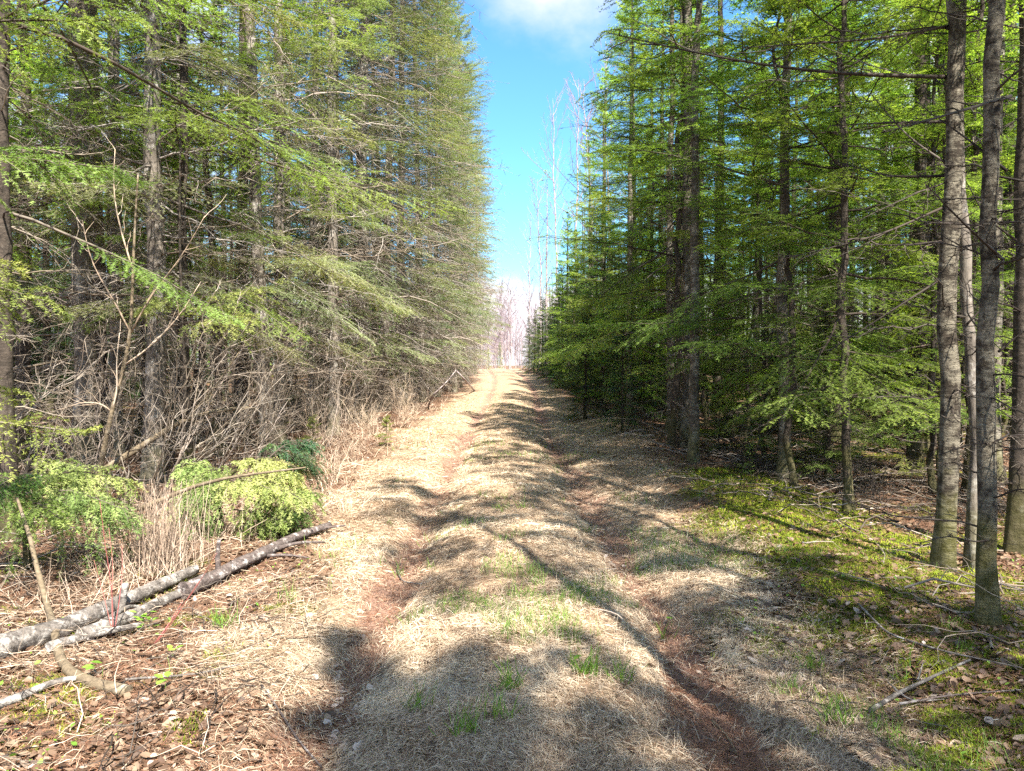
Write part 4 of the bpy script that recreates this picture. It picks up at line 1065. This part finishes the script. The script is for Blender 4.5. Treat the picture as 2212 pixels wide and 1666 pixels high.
# red-barked shrubs by the log
for base, tops, lab in (((241, 1380), [(220, 1083), (266, 1178), (205, 1210), (238, 1140)], 'thin red-stemmed shrub growing up across the birch log'), ((325, 1400), [(432, 1255), (470, 1195), (395, 1300)], 'red-stemmed shrub leaning towards the dark log')):
    b = G(*base); t = thing('red_shrub', lab, 'shrub', b, 'red-stemmed shrubs by the log')
    for k, (tx, ty) in enumerate(tops):
        link('stem', stem_mesh('stem', local([b, at((base[0] * 2 + tx) / 3 + 7 - 3 * k, (base[1] * 2 + ty) / 3, b[1] + .02 * k), at((base[0] + 2 * tx) / 3 + 5 * (k % 2), (base[1] + 2 * ty) / 3, b[1] + .05 * k), at(tx - 3, ty, b[1] + .06 * k)], b), .003, .0013, 'twig_red', 6, 10, seed=20 + k), t)

# seedlings with fresh leaves
for px, py, n, s, lab in ((215, 1470, 4, .05, 'seedling with round bright leaves below the birch log'), (350, 1505, 4, .045, 'seedling with bright leaves beside the level pale stick'), (367, 1430, 3, .04, 'small yellow-green seedling near the grey branch'), (318, 1365, 14, .04, 'leafy blue-green clump against the lower log'), (1240, 1450, 3, .035, 'dark green seedling in the grassy hump between the ruts'), (1455, 1360, 3, .03, 'tiny upright seedling at the rut edge')):
    b = G(px, py); t = thing('seedling', lab, 'plant', b, 'seedlings')
    g = Geo(); tubes(g, paths([[0, 0, 0]], [[.1, 0, 1]], s * 1.2, 4), .002, .001, 4, 0); link('stem', g.mesh('stem', [M['leaf']]), t)
    for k in range(n):
        g = Geo(); a = r_.uniform(0, 6.3); o_ = r_.normal(size=3) * s * (.3 if n < 6 else .9)
        U = np.array([math.cos(a), math.sin(a), r_.uniform(-.1, .4)]); W = np.array([-math.sin(a), math.cos(a), 0]); c0 = np.array([o_[0], o_[1], s * 1.1 + abs(o_[2])])
        V_ = [c0 + U * s * u + W * s * w + np.array([0, 0, s * h]) for u, w, h in ((0, 0, 0), (.4, .38, .06), (.9, .25, .0), (1.15, 0, -.08), (.9, -.25, .0), (.4, -.38, .06))]
        g.add(V_, [[0, 1, 2, 3], [0, 3, 4, 5]], None, 0, r_.random()); link('leaf', g.mesh('leaf', [M['leaf']]), t)


# dry weeds and dead fern along the sunlit bank
def dry_weeds():
    geo = Geo()
    x, y = scatter(60000, -9, -1.5, 4.6, 40, .6); u = x - xc(y)
    e = -1.6 - 1.0 * sstep(4.5, 12, y)
    k = (rng.random(len(x)) < np.exp(-((u - e + .5) / .8) ** 2) * (.25 + .75 * (fnoise(x, y, .9, 66) > .47))) & ((y > 7.3) | (x < -2.7 + (y - 4.1) * .342 - .22)); x, y = x[k], y[k]; n = len(x)
    ribbons(geo, x, y, rng.uniform(0, 2 * PI, n), rng.uniform(.05, .45, n), rng.uniform(.02, .36, n) * sstep(-.2, .5, rng.random(n)), .0019 * np.clip(y / 6, .8, 4), rng.uniform(0, .9, n), up=True, bend=.8)
    kind(link('dry_weeds', geo.mesh('dry_weeds', [M['twig_pale']])), 'stuff')


dry_weeds()
b = G(300, 1265); t = thing('dry_clump', 'clump of dry brown fern stalks behind the upright stub', 'plant', b)
geo = Geo(); n = 420; x = b[0] + rng.normal(size=n) * .14; y = b[1] + .35 + rng.normal(size=n) * .12
ribbons(geo, x, y, rng.uniform(0, 2 * PI, n), rng.uniform(.05, .3, n), rng.uniform(.25, .7, n), .0035, rng.uniform(0, .8, n), up=True, bend=.8)
geo.v = [v - b.astype(np.float32) for v in geo.v]; link('stalk_mass', geo.mesh('stalk_mass', [M['twig_pale']]), t)


# ------------------------------------------------------------------ camera, world, sun
cam = bpy.data.cameras.new('camera'); co = bpy.data.objects.new('camera', cam); COL.objects.link(co)
cam.sensor_fit = 'HORIZONTAL'; cam.sensor_width = 36; cam.lens = 36 * 760 / 1024; cam.clip_end = 3000; cam.clip_start = .05
yaw = math.atan((1106 - VX) / F); pitch = math.atan((833 - VY) / F)
co.location = (0, 0, CAM_Z); co.rotation_euler = (PI / 2 - pitch, 0, -yaw)
scene.camera = co

sun = bpy.data.lights.new('sun', 'SUN'); so = bpy.data.objects.new('sun', sun); COL.objects.link(so)
sun.energy = 5; sun.angle = math.radians(.53); sun.color = (1, .93, .82)
so.rotation_euler = Vector([float(c) for c in SUN]).to_track_quat('Z', 'Y').to_euler()

w = bpy.data.worlds.new('World'); scene.world = w; w.use_nodes = True
N = w.node_tree.nodes; L = w.node_tree.links; N.clear()
sky = N.new('ShaderNodeTexSky'); sky.sky_type = 'NISHITA'; sky.sun_disc = False; sky.sun_elevation = SUN_EL; sky.sun_rotation = SUN_AZ; sky.air_density = 1.2; sky.dust_density = .3; sky.ozone_density = 1.5
tc = N.new('ShaderNodeTexCoord'); sep = N.new('ShaderNodeSeparateXYZ'); L.new(tc.outputs['Generated'], sep.inputs[0])
tint = N.new('ShaderNodeMixRGB'); tint.blend_type = 'MULTIPLY'; tint.inputs[0].default_value = 1; tint.inputs[2].default_value = (.45, .80, 1.05, 1); L.new(sky.outputs[0], tint.inputs[1])
mp = N.new('ShaderNodeMapping'); mp.inputs['Scale'].default_value = (5, 5, 7); L.new(tc.outputs['Generated'], mp.inputs['Vector'])
nz = N.new('ShaderNodeTexNoise'); nz.inputs['Scale'].default_value = 1.6; nz.inputs['Detail'].default_value = 8; nz.inputs['Roughness'].default_value = .55; L.new(mp.outputs[0], nz.inputs['Vector'])


def mth(op, a, b=None, c=None):
    n = N.new('ShaderNodeMath'); n.operation = op
    for k, v in enumerate((a, b, c)):
        if v is None: continue
        if isinstance(v, (int, float)): n.inputs[k].default_value = v
        else: L.new(v, n.inputs[k])
    return n.outputs[0]


def mrange(v, a, b, c=0., d=1.):
    n = N.new('ShaderNodeMapRange'); n.interpolation_type = 'SMOOTHSTEP'
    for k, x in zip(('From Min', 'From Max', 'To Min', 'To Max'), (a, b, c, d)): n.inputs[k].default_value = x
    L.new(v, n.inputs['Value']); return n.outputs[0]


def cloud_at(dirv, r0, r1, amp):
    dn = N.new('ShaderNodeVectorMath'); dn.operation = 'DISTANCE'; L.new(tc.outputs['Generated'], dn.inputs[0]); dn.inputs[1].default_value = dirv
    return mrange(mth('ADD', dn.outputs['Value'], mth('MULTIPLY', mth('SUBTRACT', nz.outputs[0], .5), amp)), r1, r0)


def dirpx(px, py):
    v = Vector(((px - VX) / F, 1, -(py - VY) / F)); return tuple(v.normalized())


c1 = cloud_at(dirpx(1205, -30), .0, .115, -.16)
c2 = mrange(mth('ADD', sep.outputs['Z'], mth('MULTIPLY', mth('SUBTRACT', nz.outputs[0], .5), -.10)), .125, .085)
c3 = mth('MULTIPLY', mrange(nz.outputs[0], .42, .6), mth('SUBTRACT', .9, cloud_at(dirpx(1150, 300), .30, .46, 0)))  # mostly unseen cloud cover around the clear gap, added to neutralise teal ambient light
cl = mth('MAXIMUM', mth('MAXIMUM', c1, c2), c3)
mix = N.new('ShaderNodeMixRGB'); L.new(cl, mix.inputs[0]); L.new(tint.outputs[0], mix.inputs[1]); mix.inputs[2].default_value = (4.3, 4.15, 4.4, 1)
bg = N.new('ShaderNodeBackground'); bg.inputs['Strength'].default_value = .076; L.new(mix.outputs[0], bg.inputs['Color'])
wo = N.new('ShaderNodeOutputWorld'); L.new(bg.outputs[0], wo.inputs[0])

scene.view_settings.view_transform = 'Standard'; scene.view_settings.look = 'None'; scene.view_settings.gamma = 1; scene.view_settings.exposure = 2.05
c = scene.cycles
c.max_bounces = 6; c.diffuse_bounces = 3; c.glossy_bounces = 2; c.transmission_bounces = 3; c.transparent_max_bounces = 8
c.caustics_reflective = False; c.caustics_refractive = False; c.use_adaptive_sampling = True; c.adaptive_threshold = .02; c.use_denoising = False; c.denoiser = "OPENIMAGEDENOISE"; c.denoising_input_passes = "RGB_ALBEDO_NORMAL"; c.denoising_prefilter = "ACCURATE"
